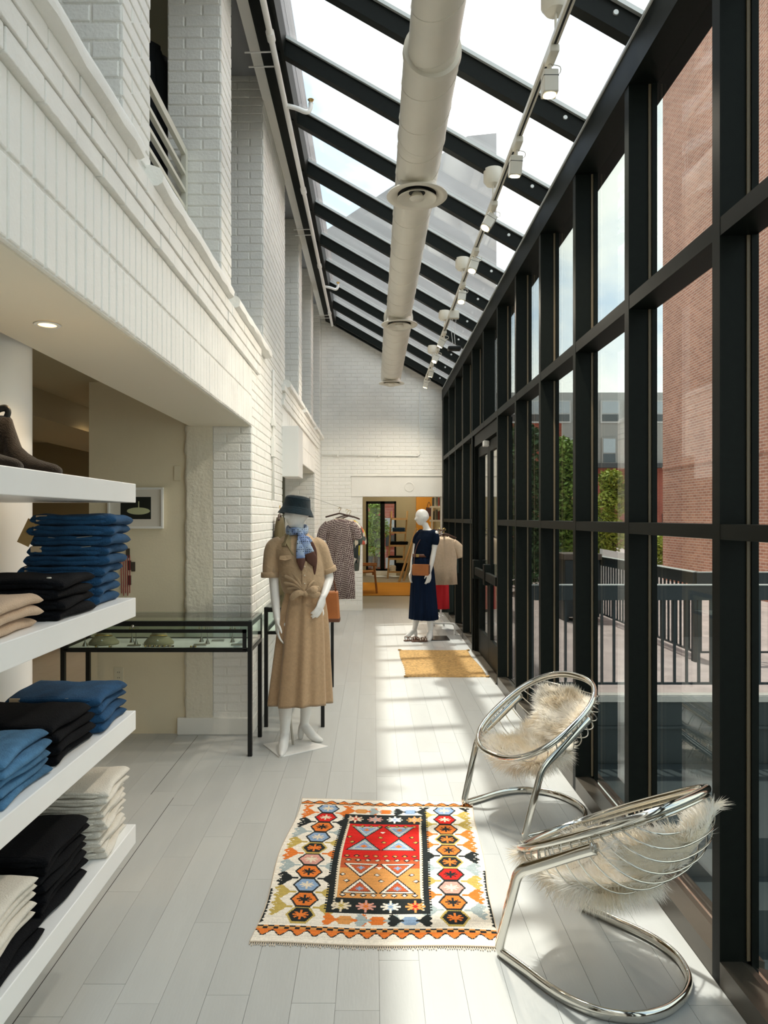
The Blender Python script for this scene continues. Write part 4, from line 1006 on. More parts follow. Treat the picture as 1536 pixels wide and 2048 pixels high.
# ================================================================== MANNEQUINS
def limb(mb, pts, rad, seg=16, n=6):
    P = catmull(pts, n); Rr = []
    N = len(pts)
    for i in range(N - 1):
        for k in range(n): Rr.append(rad[i] + (rad[i + 1] - rad[i]) * k / n)
    Rr.append(rad[-1])
    mb.tube(P, Rr, seg); mb.ball(P[0], Rr[0], seg=seg); mb.ball(P[-1], Rr[-1], seg=seg)
def ellrings(prof, seg=28):
    """prof: (z, cx, cy, rx, ry, yaw)"""
    out = []
    for (z, cx, cy, rx, ry, yw) in prof:
        c, s = math.cos(yw), math.sin(yw)
        out.append([(cx + rx * math.cos(a) * c - ry * math.sin(a) * s, cy + rx * math.cos(a) * s + ry * math.sin(a) * c, z) for a in [2 * PI * k / seg for k in range(seg)]])
    return out
def interp_prof(prof, n=5):
    P = catmull([Vector(p[:3]) for p in prof], n); out = []
    for i, p in enumerate(P):
        k = min(i // n, len(prof) - 2); t = (i - k * n) / n; a, b = prof[k], prof[k + 1]; t = t * t * (3 - 2 * t)
        out.append((p[0], p[1], p[2], a[3] + (b[3] - a[3]) * t, a[4] + (b[4] - a[4]) * t, a[5] + (b[5] - a[5]) * t))
    return out
def head(mb, c, yaw, tilt=0.0, H=0.115):
    """front of the face along local -y turned by yaw"""
    rings = []; ny, na = 30, 40
    for j in range(ny + 1):
        zz = -1 + 2 * j / ny; s0 = math.sqrt(max(0.0004, 1 - zz * zz)); ring = []
        for k in range(na):
            a = 2 * PI * k / na; fx, fy = math.sin(a), -math.cos(a)     # a=0 : front
            jaw = 1 - .30 * max(0, -zz - .05) ** 1.1
            rx = .074 * s0 ** .85 * jaw
            ry = (.092 if fy < 0 else .098) * s0 ** (.75 if fy < 0 else .95)
            if fy > 0 and zz < -.15: ry *= 1 - .75 * min(1, (-zz - .15) / .8)
            x = fx * rx; y = fy * ry
            an = math.atan2(math.sin(a), math.cos(a))
            if abs(an) < 1.2:
                y -= .030 * math.exp(-(an / .15) ** 2) * max(0, min(1, (.18 - zz) / .42)) * (1 if zz > -.28 else max(0, 1 - (-.28 - zz) / .10))
                y += .010 * (math.exp(-((an - .36) / .17) ** 2) + math.exp(-((an + .36) / .17) ** 2)) * math.exp(-((zz - .06) / .13) ** 2)
                y -= .006 * math.exp(-(an / .28) ** 2) * (math.exp(-((zz + .46) / .05) ** 2) + math.exp(-((zz + .57) / .05) ** 2))
                y -= .008 * math.exp(-(an / .30) ** 2) * math.exp(-((zz + .85) / .12) ** 2)
            if 1.35 < abs(an) < 1.95 and -.3 < zz < .15: x *= 1.07
            ring.append((x, y, zz * H))
        rings.append(ring)
    M = Matrix.Translation(c) @ Matrix.Rotation(yaw, 4, 'Z') @ Matrix.Rotation(tilt, 4, 'X')
    mb.loft([[tuple(M @ Vector(p)) for p in r] for r in rings])
def hand(mb, wrist, direction, spread, palm_n, thumb_side, L=0.175, curl=0.25):
    """palm with five separate fingers; direction: wrist->fingertips, spread: across the knuckles"""
    d = Vector(direction).normalized(); s = Vector(spread); s = (s - d * s.dot(d)).normalized(); nrm = Vector(palm_n); nrm = (nrm - d * nrm.dot(d) - s * nrm.dot(s)).normalized()
    w0 = Vector(wrist); pl = L * .50
    rings = []
    for t, hw, th in ((-.06, .024, .019), (.1, .027, .018), (.5, .037, .016), (.85, .040, .014), (1.0, .037, .011)):
        c = w0 + d * pl * t; rings.append([c + s * hw * math.cos(a) + nrm * th * math.sin(a) for a in [2 * PI * k / 16 for k in range(16)]])
    mb.loft(rings)
    for k, (off, ln) in enumerate(((-.030, .88), (-.010, 1.0), (.010, .94), (.029, .74))):
        fl = L * .50 * ln; b = w0 + d * pl * .93 + s * off * thumb_side * -1; cu = curl * (1 + .15 * k)
        d1 = (d + nrm * cu + s * off * -thumb_side * 3.0).normalized(); d2 = (d + nrm * cu * 2.2).normalized()
        p1 = b + d1 * fl * .45; p2 = p1 + d2 * fl * .32; p3 = p2 + (d + nrm * cu * 3.0).normalized() * fl * .23
        limb(mb, [b - d * .01, b, p1, p2, p3], [.0095, .0092, .0086, .0078, .0062], 8, 3)
    b = w0 + d * pl * .30 + s * .026 * thumb_side; t1 = b + (d * .8 + s * .75 * thumb_side + nrm * .35).normalized() * L * .20; t2 = t1 + (d * 1.0 + s * .15 * thumb_side + nrm * .3).normalized() * L * .20
    limb(mb, [b - d * .012 - s * .006 * thumb_side, b, t1, t2], [.012, .0115, .0100, .0075], 8, 3)
def remesh(ob, vox, it=6):
    m = ob.modifiers.new('join', 'REMESH'); m.mode = 'VOXEL'; m.voxel_size = vox; m.use_smooth_shade = True
    s = ob.modifiers.new('soften', 'SMOOTH'); s.factor = .5; s.iterations = it
    return ob
def solid(ob, th, off=1.0):
    m = ob.modifiers.new('thick', 'SOLIDIFY'); m.thickness = th; m.offset = off; return ob
def pleated(prof, folds, amp, seg=120, seed=0, hem=0.0):
    """skirt rings with folds that deepen towards the hem. prof: (z,cx,cy,rx,ry)"""
    rnd = random.Random(seed); ph = [rnd.uniform(0, 6.28) for _ in range(6)]; rings = []; n = len(prof)
    for i, (z, cx, cy, rx, ry) in enumerate(prof):
        t = i / (n - 1); ring = []
        for k in range(seg):
            a = 2 * PI * k / seg
            f = math.sin(folds * a + ph[0] + .5 * math.sin(2 * a + ph[1])) * (.65 + .35 * math.sin(3 * a + ph[2])) + .35 * math.sin((folds * 1.7 // 1) * a + ph[3])
            g = amp * (f * (.25 + .75 * t))
            if t < .12: g += .006 * math.sin(40 * a) * (1 - t / .12)
            ring.append((cx + (rx + g) * math.cos(a), cy + (ry + g) * math.sin(a), z + hem * t * math.sin(2 * a + ph[4])))
        rings.append(ring)
    return MB().loft(rings, cap=False)
KH = mat('khaki_cotton', (.42, .295, .175), .85, var=.06, vscale=14, bump=.5, bscale=50, sheen=.2)
KH_SK = mat('khaki_skirt_cotton', (.43, .285, .16), .85, var=.08, vscale=60, bump=.25, bscale=200, sheen=.2)
KH_DK = mat('olive_collar_lining', (.24, .19, .10), .85)
NAVY = mat('navy_jersey', (.005, .011, .027), .9, var=.15, vscale=20, bump=.3, bscale=60, spec=.1)
NAVY_SK = mat('navy_skirt', (.005, .012, .032), .9, var=.25, vscale=18, stretch=(1, 1, .1), bump=.4, bscale=40, spec=.1)

# ---- mannequin in khaki shirt and skirt
m1 = thing('mannequin', 'white mannequin in khaki knotted shirt and long tan skirt beside the jewellery case', 'mannequin', (-0.54, 4.95, 0))
b = MB()
b.loft(ellrings(interp_prof([(.82, .05, .0, .10, .09, 0), (.93, .055, 0, .155, .105, 0), (1.06, .062, 0, .118, .085, 0), (1.20, .05, -.01, .135, .10, 0), (1.33, .03, -.005, .15, .10, 0), (1.42, .015, 0, .135, .075, 0), (1.455, .012, .0, .075, .055, 0), (1.49, .012, -.008, .05, .05, 0), (1.56, .012, -.012, .046, .048, 0)]), 28))
head(b, (0.010, -.02, 1.628), -.75, 0, .108)
limb(b, [(-.14, 0, 1.405), (-.157, -.005, 1.32), (-.150, -.01, 1.17), (-.135, -.04, 1.03), (-.118, -.075, .90)], [.048, .042, .034, .031, .022])
hand(b, (-.116, -.078, .895), (.02, -.10, -1), (.25, -1, 0), (1, .25, 0), 1)
limb(b, [(.155, 0, 1.405), (.185, .01, 1.32), (.228, .03, 1.19), (.222, -.03, 1.125), (.203, -.10, 1.065)], [.048, .041, .035, .030, .022])
hand(b, (.200, -.105, 1.06), (-.30, -.25, -1), (-.5, -.8, .2), (-.85, .55, 0), -1)
limb(b, [(-.035, 0, .86), (-.05, -.02, .60), (-.055, -.03, .47), (-.066, -.03, .32), (-.066, -.045, .17), (-.068, -.06, .105)], [.085, .062, .052, .053, .036, .030])
limb(b, [(-.068, -.055, .10), (-.068, -.09, .085), (-.07, -.135, .045), (-.071, -.185, .022), (-.071, -.222, .016)], [.031, .034, .034, .026, .014])
limb(b, [(-.068, -.04, .09), (-.068, -.035, .055), (-.068, -.035, .04)], [.028, .024, .020])
limb(b, [(.085, 0, .86), (.085, .05, .60), (.075, .08, .47), (.072, .11, .32), (.055, .135, .18), (.045, .142, .115)], [.085, .062, .052, .053, .036, .030])
limb(b, [(.045, .142, .11), (.07, .132, .085), (.105, .118, .045), (.145, .105, .022), (.172, .097, .016)], [.031, .034, .034, .027, .015])
limb(b, [(.035, .146, .10), (.024, .150, .06), (.02, .152, .022)], [.029, .026, .020])
remesh(b.build('body', MANNEQUIN, m1, smooth=True), .0052, 3)
bp = MB().prism([(-.233, .04), (-.082, -.233), (.23, -.007), (.004, .16)], 'z', 0, .008).build('base_plate', WHITE_PAINT, m1, bevel=.002)
MB().tube([(-.02, .02, .006), (-.045, .0, .30)], .008, 8).build('support_rod', SILVER, m1)
sk = pleated([(1.095, .060, 0, .128, .098), (1.05, .060, 0, .140, .105), (.95, .055, 0, .162, .122), (.80, .050, .0, .178, .140), (.62, .042, .005, .192, .160), (.45, .035, .010, .206, .176), (.305, .030, .012, .218, .190)], 9, .022, seed=3, hem=.008)
skb = solid(sk.build('skirt', KH_SK, m1, smooth=True), .004)
s_ = skb.modifiers.new('sub', 'SUBSURF'); s_.levels = 1; s_.render_levels = 1
MB().lathe([(.129, -.018), (.133, 0.0), (.129, .018)], (.060, 0, 1.09), 40, sy=.77).build('waistband', KH_SK, skb, smooth=True)
sh = MB()
sh.loft(ellrings(interp_prof([(1.072, .060, 0, .137, .108, 0), (1.10, .056, 0, .150, .118, 0), (1.17, .048, -.005, .158, .122, 0), (1.28, .036, -.008, .160, .120, 0), (1.37, .022, -.003, .168, .112, 0), (1.425, .014, 0, .160, .090, 0), (1.458, .012, 0, .110, .074, 0), (1.490, .012, .004, .064, .060, 0)]), 32))
for pts, rr in (([(-.10, 0, 1.412), (-.152, -.002, 1.385), (-.172, -.008, 1.29), (-.172, -.012, 1.195)], [.058, .060, .054, .057]), ([(.12, 0, 1.412), (.166, .004, 1.385), (.198, .016, 1.30), (.220, .028, 1.225)], [.058, .060, .054, .056])):
    P = catmull(pts, 6); sh.tube(P, [rr[min(int(i / 6), 2)] + (rr[min(int(i / 6), 2) + 1] - rr[min(int(i / 6), 2)]) * ((i / 6) % 1) for i in range(len(P))], 20)
sho = remesh(sh.build('shirt', KH, m1, smooth=True), .0068, 4)
for (c, r, ax) in (((-.176, -.012, 1.20), .064, (0.02, -.05, -1)), ((.223, .029, 1.232), .062, (.30, .15, -1))):
    d = Vector(ax).normalized(); MB().tube([Vector(c) - d * .018, Vector(c) - d * .014, Vector(c) + d * .016, Vector(c) + d * .020], [r - .004, r, r, r - .006], 24).build('sleeve_cuff', KH, sho, smooth=True)
# collar wings, placket, pocket flaps, buttons, knot
def flap(pts, th=.006, m_=KH, name='collar_wing', par=sho):
    n = len(pts); ob = MB().add([tuple(p) for p in pts], [tuple(range(n))]).build(name, m_, par); return solid(ob, th, 0)
flap([(-.058, .02, 1.50), (-.035, -.058, 1.492), (-.058, -.118, 1.405), (-.085, -.085, 1.402), (-.088, -.02, 1.455)], m_=KH_DK)
flap([(.080, .02, 1.50), (.055, -.058, 1.492), (.060, -.112, 1.43), (.095, -.09, 1.42), (.105, -.02, 1.455)])
flap([(-.040, -.06, 1.49), (.012, -.100, 1.36), (.018, -.118, 1.32), (-.012, -.116, 1.35), (-.058, -.10, 1.43)], m_=KH_DK, name='open_neck_facing')
for sx, cx in ((-1, -.055), (1, .115)):
    flap([(cx - .042, -.103, 1.335), (cx + .042, -.118 if sx < 0 else -.10, 1.345), (cx + .040, -.128 if sx < 0 else -.10, 1.318), (cx, -.130 if sx < 0 else -.115, 1.306), (cx - .042, -.112, 1.312)], .004, name='pocket_flap')
flap([(.060, -.134, 1.30), (.092, -.128, 1.30), (.092, -.128, 1.11), (.060, -.132, 1.11)], .004, name='button_placket')
for z in (1.265, 1.205, 1.15): MB().ball((.076, -.136, z), .005, .003, .005, 8, 6).build('button', mat('shirt_button', (.7, .62, .5), .3), sho, smooth=True)
# folds pulled towards the knot
for k, (x, z, r) in enumerate(((-.05, 1.255, .012), (-.07, 1.20, .013), (-.07, 1.15, .012), (-.05, 1.11, .011), (.15, 1.17, .010), (.17, 1.12, .009))):
    kx = .082; MB().tube(catmull([(x, -.10 if k < 4 else -.085, z), ((x + kx) / 2, -.122, (z + 1.085) / 2 + .02), (kx, -.128, 1.082)], 6), [r * .3] + [r] * 11 + [r * .6], 8, flat=.5).build('gathered_fold', KH, sho, smooth=True)
MB().ball((.085, -.138, 1.080), .022, .016, .019).build('knot', KH, sho, smooth=True)
for q in (((.085, -.14, 1.08), (.035, -.155, 1.088), (-.005, -.15, 1.058), (-.018, -.14, 1.04)), ((.085, -.14, 1.08), (.125, -.155, 1.11), (.16, -.145, 1.105), (.14, -.14, 1.085)), ((.085, -.14, 1.08), (.13, -.15, 1.075), (.17, -.145, 1.075), (.18, -.14, 1.07))):
    MB().tube(catmull(q, 5), [.008, .011, .014, .017, .019, .021, .022, .023, .022, .020, .019, .018, .017, .014, .010, .004], 10, flat=.35).build('knot_tail', KH, sho, smooth=True)
# bucket hat
hat = thing('bucket_hat', 'dark navy denim bucket hat on the khaki mannequin', 'hat', (-0.530, 4.928, 1.662))
HATM = cloth_mat('navy_hat_denim', (.006, .016, .022), var=.25, scale=50)
hp = [(.0, .088), (.055, .086), (.078, .080), (.086, .070), (.091, .045), (.096, .015), (.099, .003), (.103, -.003), (.113, -.022), (.125, -.043), (.1265, -.046), (.122, -.045), (.110, -.022), (.098, -0.001), (.089, .045), (.08, .072), (.0, .080)]
ob = MB().lathe(hp, seg=48).build('crown_and_brim', HATM, hat, smooth=True, angle=40); hat.rotation_euler = (-.06, .13, 0)
for r, z in ((.1005, .001), (.0882, .066), (.1195, -.033), (.1145, -.0235), (.109, -.0135)): MB().tube([(r * math.cos(a), r * math.sin(a), z) for a in [2 * PI * k / 40 for k in range(40)]], .0011, 4, closed=True).build('stitch_row', mat('hat_stitch', (.03, .06, .085), .8), hat)
# neck scarf
scm = mat('scarf_silk', (.16, .26, .44), .45)
t_ = scm.node_tree; p_ = t_.nodes['Principled BSDF']; c_ = t_.nodes.new('ShaderNodeTexCoord'); q_ = t_.nodes.new('ShaderNodeTexVoronoi'); q_.inputs['Scale'].default_value = 75; q_.inputs['Randomness'].default_value = .25
r_ = t_.nodes.new('ShaderNodeValToRGB'); r_.color_ramp.elements[0].color = (.012, .02, .03, 1); r_.color_ramp.elements[0].position = .28; r_.color_ramp.elements[1].position = .36; r_.color_ramp.elements[1].color = (.36, .46, .60, 1)
t_.links.new(c_.outputs['Object'], q_.inputs['Vector']); t_.links.new(q_.outputs['Distance'], r_.inputs[0])
n2 = t_.nodes.new('ShaderNodeTexNoise'); n2.inputs['Scale'].default_value = 14; m2 = t_.nodes.new('ShaderNodeMixRGB'); m2.blend_type = 'MULTIPLY'; m2.inputs[0].default_value = .8
r2 = t_.nodes.new('ShaderNodeValToRGB'); r2.color_ramp.elements[0].position = .4; r2.color_ramp.elements[0].color = (.35, .45, .75, 1); r2.color_ramp.elements[1].position = .6; r2.color_ramp.elements[1].color = (1, 1, 1, 1)
t_.links.new(c_.outputs['Object'], n2.inputs['Vector']); t_.links.new(n2.outputs['Fac'], r2.inputs[0]); t_.links.new(r_.outputs[0], m2.inputs[1]); t_.links.new(r2.outputs[0], m2.inputs[2]); t_.links.new(m2.outputs[0], p_.inputs['Base Color'])
SCB = mat('scarf_brown_border', (.085, .030, .018), .5)
sf = thing('neck_scarf', 'blue patterned silk scarf with brown border knotted round the mannequin neck', 'scarf', (-0.528, 4.94, 1.5))
MB().tube([(.066 * math.cos(a), .064 * math.sin(a) - .004, .012 + .012 * math.sin(a) + .006 * math.sin(3 * a)) for a in [2 * PI * k / 36 for k in range(36)]], .026, 12, closed=True, flat=.55, up=(0, 0, 1)).build('neck_loop', scm, sf, smooth=True)
MB().ball((.030, -.080, -.016), .024, .018, .024).build('scarf_knot', scm, sf, smooth=True)
def tail(path, wd, m_a, split):
    P = catmull(path, 8); W = [wd[min(int(i / 8), len(wd) - 2)] + (wd[min(int(i / 8), len(wd) - 2) + 1] - wd[min(int(i / 8), len(wd) - 2)]) * ((i / 8) % 1 if i < len(P) - 1 else 1) for i in range(len(P))]
    k = int(len(P) * split)
    MB().tube(P[:k + 1], W[:k + 1], 14, flat=.24, up=(1, 0, 0)).build('scarf_tail', m_a, sf, smooth=True)
    MB().tube(P[k:], W[k:], 14, flat=.22, up=(1, 0, 0)).build('scarf_border', SCB, sf, smooth=True)
tail([(.028, -.085, -.02), (.033, -.112, -.07), (.036, -.130, -.14), (.040, -.134, -.20), (.044, -.134, -.262)], [.012, .024, .030, .030, .004], scm, .66)
tail([(.034, -.085, -.02), (.064, -.112, -.06), (.086, -.122, -.12), (.108, -.118, -.18), (.128, -.110, -.235)], [.012, .026, .034, .040, .006], scm, .60)
tail([(.034, -.080, -.02), (.085, -.105, -.05), (.120, -.108, -.12), (.128, -.10, -.20), (.130, -.095, -.29)], [.010, .018, .022, .020, .004], scm, .35)
# tote bag hanging behind the hip
TAN_L = mat('tan_leather', (.40, .135, .035), .45, var=.12, vscale=9); BRN_L = mat('brown_leather', (.13, .05, .025), .45)
tb = thing('leather_tote', 'brown leather tote bag hanging behind the khaki mannequin hip', 'handbag', (-0.315, 5.18, 0.84))
MB().prism([(-.085, 0), (.075, .0), (.06, .22), (-.07, .22)], 'y', -.05, .05).build('bag_body', TAN_L, tb, bevel=.01)
MB().box(-.086, .076, -.052, .052, 0, .03).build('base_band', BRN_L, tb, bevel=.008)
MB().tube(catmull([(-.05, 0, .21), (-.03, -.03, .30), (.0, -.06, .345), (.03, -.03, .30), (.045, 0, .21)], 6), .006, 8).build('strap', BRN_L, tb, smooth=True)

# ---- mannequin in navy
m2_ = thing('mannequin', 'white bald mannequin in navy tee and long navy skirt near the doorway', 'mannequin', (0.75, 9.35, 0))
YW = -.85
b = MB()
b.loft(ellrings(interp_prof([(.82, -.085, 0, .11, .10, YW), (.93, -.10, 0, .128, .095, YW), (1.07, -.105, 0, .098, .074, YW), (1.20, -.085, 0, .125, .10, YW), (1.32, -.055, 0, .14, .098, YW), (1.395, -.03, .0, .13, .07, YW), (1.425, -.03, .0, .075, .055, YW), (1.46, -.045, .0, .046, .048, 0), (1.53, -.075, 0, .043, .046, 0)]), 28))
head(b, (-.105, -.005, 1.600), -1.15, .05, .108)
limb(b, [(.058, -.085, 1.385), (.066, -.09, 1.30), (.045, -.10, 1.17), (.022, -.12, 1.055), (-.015, -.15, .89)], [.046, .040, .033, .033, .021])
hand(b, (-.017, -.152, .885), (-.12, -.1, -1), (-.8, -.6, 0), (-.6, .8, 0), 1)
limb(b, [(-.13, .085, 1.385), (-.165, .08, 1.30), (-.198, .06, 1.15), (-.225, .02, 1.02), (-.242, -.01, .895)], [.046, .040, .033, .031, .021])
hand(b, (-.243, -.012, .89), (.0, -.1, -1), (-.8, -.6, 0), (.6, -.8, 0), 1)
limb(b, [(-.06, -.05, .86), (-.04, -.06, .60), (-.02, -.07, .47), (-.005, -.07, .30), (.0, -.065, .17), (.005, -.06, .11)], [.085, .062, .052, .052, .036, .030])
limb(b, [(.005, -.06, .10), (-.005, -.09, .085), (-.02, -.13, .045), (-.03, -.175, .022), (-.038, -.205, .016)], [.031, .036, .040, .034, .018])
limb(b, [(.008, -.05, .09), (.014, -.04, .05), (.016, -.036, .022)], [.029, .026, .020])
limb(b, [(-.12, .05, .86), (-.15, .06, .60), (-.165, .07, .47), (-.175, .08, .30), (-.185, .10, .17), (-.20, .11, .11)], [.085, .062, .052, .052, .036, .030])
limb(b, [(-.20, .11, .10), (-.225, .105, .08), (-.26, .10, .045), (-.295, .095, .022), (-.318, .09, .016)], [.031, .034, .034, .028, .015])
limb(b, [(-.19, .115, .09), (-.18, .12, .05), (-.178, .12, .022)], [.028, .024, .020])
remesh(b.build('body', MANNEQUIN, m2_, smooth=True), .0056, 3)
MB().prism([(-.05, -.15), (.25, -.13), (.24, .20), (-.06, .18)], 'z', 0, .008).build('base_plate', mat('dark_steel_plate', (.045, .045, .042), .35, metal=.6), m2_)
sk = pleated([(1.085, -.105, 0, .116, .108), (1.02, -.102, 0, .132, .126), (.90, -.096, 0, .150, .142), (.74, -.09, 0, .161, .148), (.56, -.088, 0, .172, .156), (.40, -.085, 0, .183, .168), (.262, -.082, 0, .193, .178)], 14, .010, seed=8, hem=.004)
solid(sk.build('skirt', NAVY_SK, m2_, smooth=True), .004)
sh = MB()
sh.loft(ellrings(interp_prof([(1.05, -.105, 0, .118, .098, YW), (1.20, -.085, 0, .133, .108, YW), (1.32, -.055, 0, .149, .107, YW), (1.395, -.03, 0, .150, .088, YW), (1.428, -.03, 0, .095, .070, YW)]), 30))
for pts in ([(.040, -.075, 1.385), (.064, -.088, 1.335), (.062, -.095, 1.275)], [(-.11, .075, 1.385), (-.155, .08, 1.335), (-.178, .075, 1.285)]): limb(sh, pts, [.058, .056, .050], 18)
remesh(sh.build('tee_shirt', NAVY, m2_, smooth=True), .007, 3)
bl = thing('leather_belt', 'dark brown leather belt with buckle round the navy mannequin', 'belt', (0.645, 9.35, 1.10))
MB().loft(ellrings([(-.02, 0, 0, .128, .118, 0), (.02, 0, 0, .126, .116, 0), (.02, 0, 0, .122, .112, 0), (-.02, 0, 0, .122, .112, 0)], 36), closed=True, cap=False).build('strap', BRN_L, bl, smooth=True)
MB().box(-.085, -.045, -.108, -.098, -.02, .02).build('buckle', BRASS, bl, bevel=.004)
cbg = thing('crossbody_bag', 'tan leather crossbody bag hanging before the navy mannequin', 'handbag', (0.625, 9.20, 0.845), -.25)
MB().box(-.115, .105, -.035, .035, 0, .145).build('bag_body', TAN_L, cbg, bevel=.016)
MB().box(-.113, .103, -.041, -.032, .02, .143).build('flap', TAN_L, cbg, bevel=.01)
MB().box(.06, .115, -.037, .037, .02, .14).build('gusset', BRN_L, cbg, bevel=.01)
MB().tube(catmull([(-.10, .0, .13), (-.09, .03, .28), (-.05, .06, .42), (.03, .10, .53), (.10, .16, .56), (.155, .27, .52)], 6), .005, 8).build('strap', BRN_L, cbg, smooth=True)
for i, (x, y, rz) in enumerate(((.50, 9.19, .3), (.60, 9.13, .15))):
    t = thing('sandal', 'brown strappy sandal on the floor by the navy mannequin, %s one' % ('farther' if i == 0 else 'nearer'), 'sandal', (x, y, 0), rz, 'sandals')
    MB().prism([(-.10, .03), (-.11, 0), (-.10, -.03), (0, -.03), (.08, -.042), (.12, 0), (.08, .042), (0, .03)], 'z', 0, .014).build('sole', mat('sandal_sole', (.10, .045, .025), .5), t, bevel=.003)
    for xx, h in ((-.075, .055), (-.02, .045), (.04, .045), (.075, .04)):
        MB().tube(catmull([(xx, -.036, .010), (xx + .012, -.022, h), (xx + .005, .0, h + .008), (xx - .012, .022, h), (xx, .036, .010)], 5), .006, 6, flat=.5).build('strap', BRN_L, t, smooth=True)

# ================================================================== HANGING CLOTHES
def zigzag_mat():
    m = bpy.data.materials.new('chevron_knit'); m.use_nodes = True; t = m.node_tree; p = t.nodes['Principled BSDF']; p.inputs['Roughness'].default_value = .85
    c = t.nodes.new('ShaderNodeTexCoord'); q = t.nodes.new('ShaderNodeMapping'); q.inputs['Scale'].default_value = (75, 75, 48); w_ = t.nodes.new('ShaderNodeTexChecker'); w_.inputs['Scale'].default_value = 1.0
    q.inputs['Rotation'].default_value = (0, .6, 0)
    w_.inputs['Color1'].default_value = (.06, .02, .025, 1); w_.inputs['Color2'].default_value = (.50, .42, .38, 1)
    t.links.new(c.outputs['Object'], q.inputs[0]); t.links.new(q.outputs[0], w_.inputs['Vector']); t.links.new(w_.outputs['Color'], p.inputs['Base Color']); return m
def splash_mat(name, cols, sc):
    m = bpy.data.materials.new(name); m.use_nodes = True; t = m.node_tree; p = t.nodes['Principled BSDF']; p.inputs['Roughness'].default_value = .85
    c = t.nodes.new('ShaderNodeTexCoord'); n = t.nodes.new('ShaderNodeTexVoronoi'); n.inputs['Scale'].default_value = sc; r = t.nodes.new('ShaderNodeValToRGB'); r.color_ramp.interpolation = 'CONSTANT'
    s = t.nodes.new('ShaderNodeSeparateColor'); t.links.new(c.outputs['Object'], n.inputs['Vector']); t.links.new(n.outputs['Color'], s.inputs[0]); t.links.new(s.outputs[0], r.inputs[0])
    while len(r.color_ramp.elements) < len(cols): r.color_ramp.elements.new(.5)
    for i, cc in enumerate(cols): r.color_ramp.elements[i].position = i / len(cols); r.color_ramp.elements[i].color = (*cc, 1)
    t.links.new(r.outputs[0], p.inputs['Base Color']); return m
DKWOOD = mat('dark_hanger_wood', (.05, .022, .012), .4)
def garment(name, lab, cat, loc, rz, prof, m_, sleeve=None, grp=None, folds=3, amp=.006, hanger=True, seg=48, collar=None):
    """prof: (z, half width, half depth) below the hook at z=0"""
    t = thing(name, lab, cat, loc, rz, grp); rnd = random.Random(len(lab)); ph = rnd.uniform(0, 6)
    rings = []
    n = len(prof)
    for i, (z, a, d) in enumerate(prof):
        tt = i / (n - 1); rings.append([((a + amp * tt * math.sin(folds * 2 * k / seg * 2 * PI + ph)) * math.cos(2 * PI * k / seg), (d + amp * 2 * tt * math.sin(folds * 3 * k / seg * 2 * PI + ph)) * math.sin(2 * PI * k / seg), z) for k in range(seg)])
    gb = MB().loft(rings, cap=False).build('cloth', m_, t, smooth=True); solid(gb, .003)
    if sleeve:
        (dx, dz, r0, r1) = sleeve; a0 = prof[1][1]; z0 = prof[1][0] - .05
        for s in (-1, 1): MB().tube(catmull([(s * (a0 - .05), 0, z0), (s * (a0 + dx * .5), -.01, z0 + dz * .4), (s * (a0 + dx), -.02, z0 + dz)], 5), [r0 + (r1 - r0) * i / 10 for i in range(11)], 14, flat=.55).build('sleeve', m_, t, smooth=True)
    if collar:
        MB().tube([(.07 * math.cos(a), .035 * math.sin(a) - .012, prof[0][0] + .004 - .05 * max(0, -math.sin(a))) for a in [2 * PI * k / 24 for k in range(24)]], .008, 8, closed=True).build('neckband', collar, t, smooth=True)
    if hanger:
        w_ = prof[1][1]
        hg = MB().tube(catmull([(-w_ - .01, 0, -.085), (-.05, 0, -.045), (0, 0, -.035), (.05, 0, -.045), (w_ + .01, 0, -.085)], 6), .011, 8).build('hanger', DKWOOD, t, smooth=True)
        MB().tube(catmull([(0, 0, -.035), (0, 0, .0), (.02, 0, .025), (0, 0, .045), (-.02, 0, .03)], 5), .0035, 6).build('hook', BRASS, hg)
    return t
zg = zigzag_mat()
DY = 9.9; hx = (679 - 746) / FPX * DY; hz = 1.6 + (1034.5 - 1022) / FPX * DY
garment('hanging_dress', 'dark chevron knit dress with cream neckband hanging near the end wall', 'dress', (hx, DY, hz), 0, [(-.115, .085, .05), (-.15, .185, .06), (-.25, .205, .07), (-.45, .195, .07), (-.62, .20, .075), (-.90, .215, .08), (-1.22, .225, .085)], zg, (.06, -.20, .085, .075), 'clothes on the brick wall rail', collar=mat('cream_knit', (.74, .66, .52), .8))
tag(MB().box(hx - .03, hx + .03, DY - .025, DY - .012, hz - .165, hz - .135).build('care_label', mat('red_label', (.6, .02, .03), .7)), 'small red neck label inside the chevron dress', 'label')
garment('hanging_blouse', 'black and white abstract print top hanging behind the chevron dress', 'blouse', (hx + .10, DY + .16, hz - .02), .5, [(-.10, .08, .05), (-.15, .17, .06), (-.35, .19, .07), (-.60, .18, .07), (-.72, .17, .07)], splash_mat('abstract_print', [(.72, .68, .6), (.02, .03, .03), (.62, .12, .07), (.02, .03, .03), (.10, .13, .11), (.62, .55, .42)], 14), (.07, -.26, .075, .06), 'clothes on the brick wall rail')
garment('hanging_blouse', 'yellow and olive blouse hanging at the back of the wall rail', 'blouse', (hx + .13, DY + .42, hz - .03), .6, [(-.10, .08, .05), (-.15, .16, .06), (-.35, .18, .07), (-.66, .17, .07), (-.84, .15, .06)], splash_mat('yellow_print', [(.10, .12, .10), (.58, .52, .02), (.16, .15, .11)], 5), (.07, -.24, .07, .055), 'clothes on the brick wall rail')
wrk = thing('wall_garment_rail', 'thin brass rail with wires standing out from the white brick wall', 'rail', (XW, DY + .1, hz))
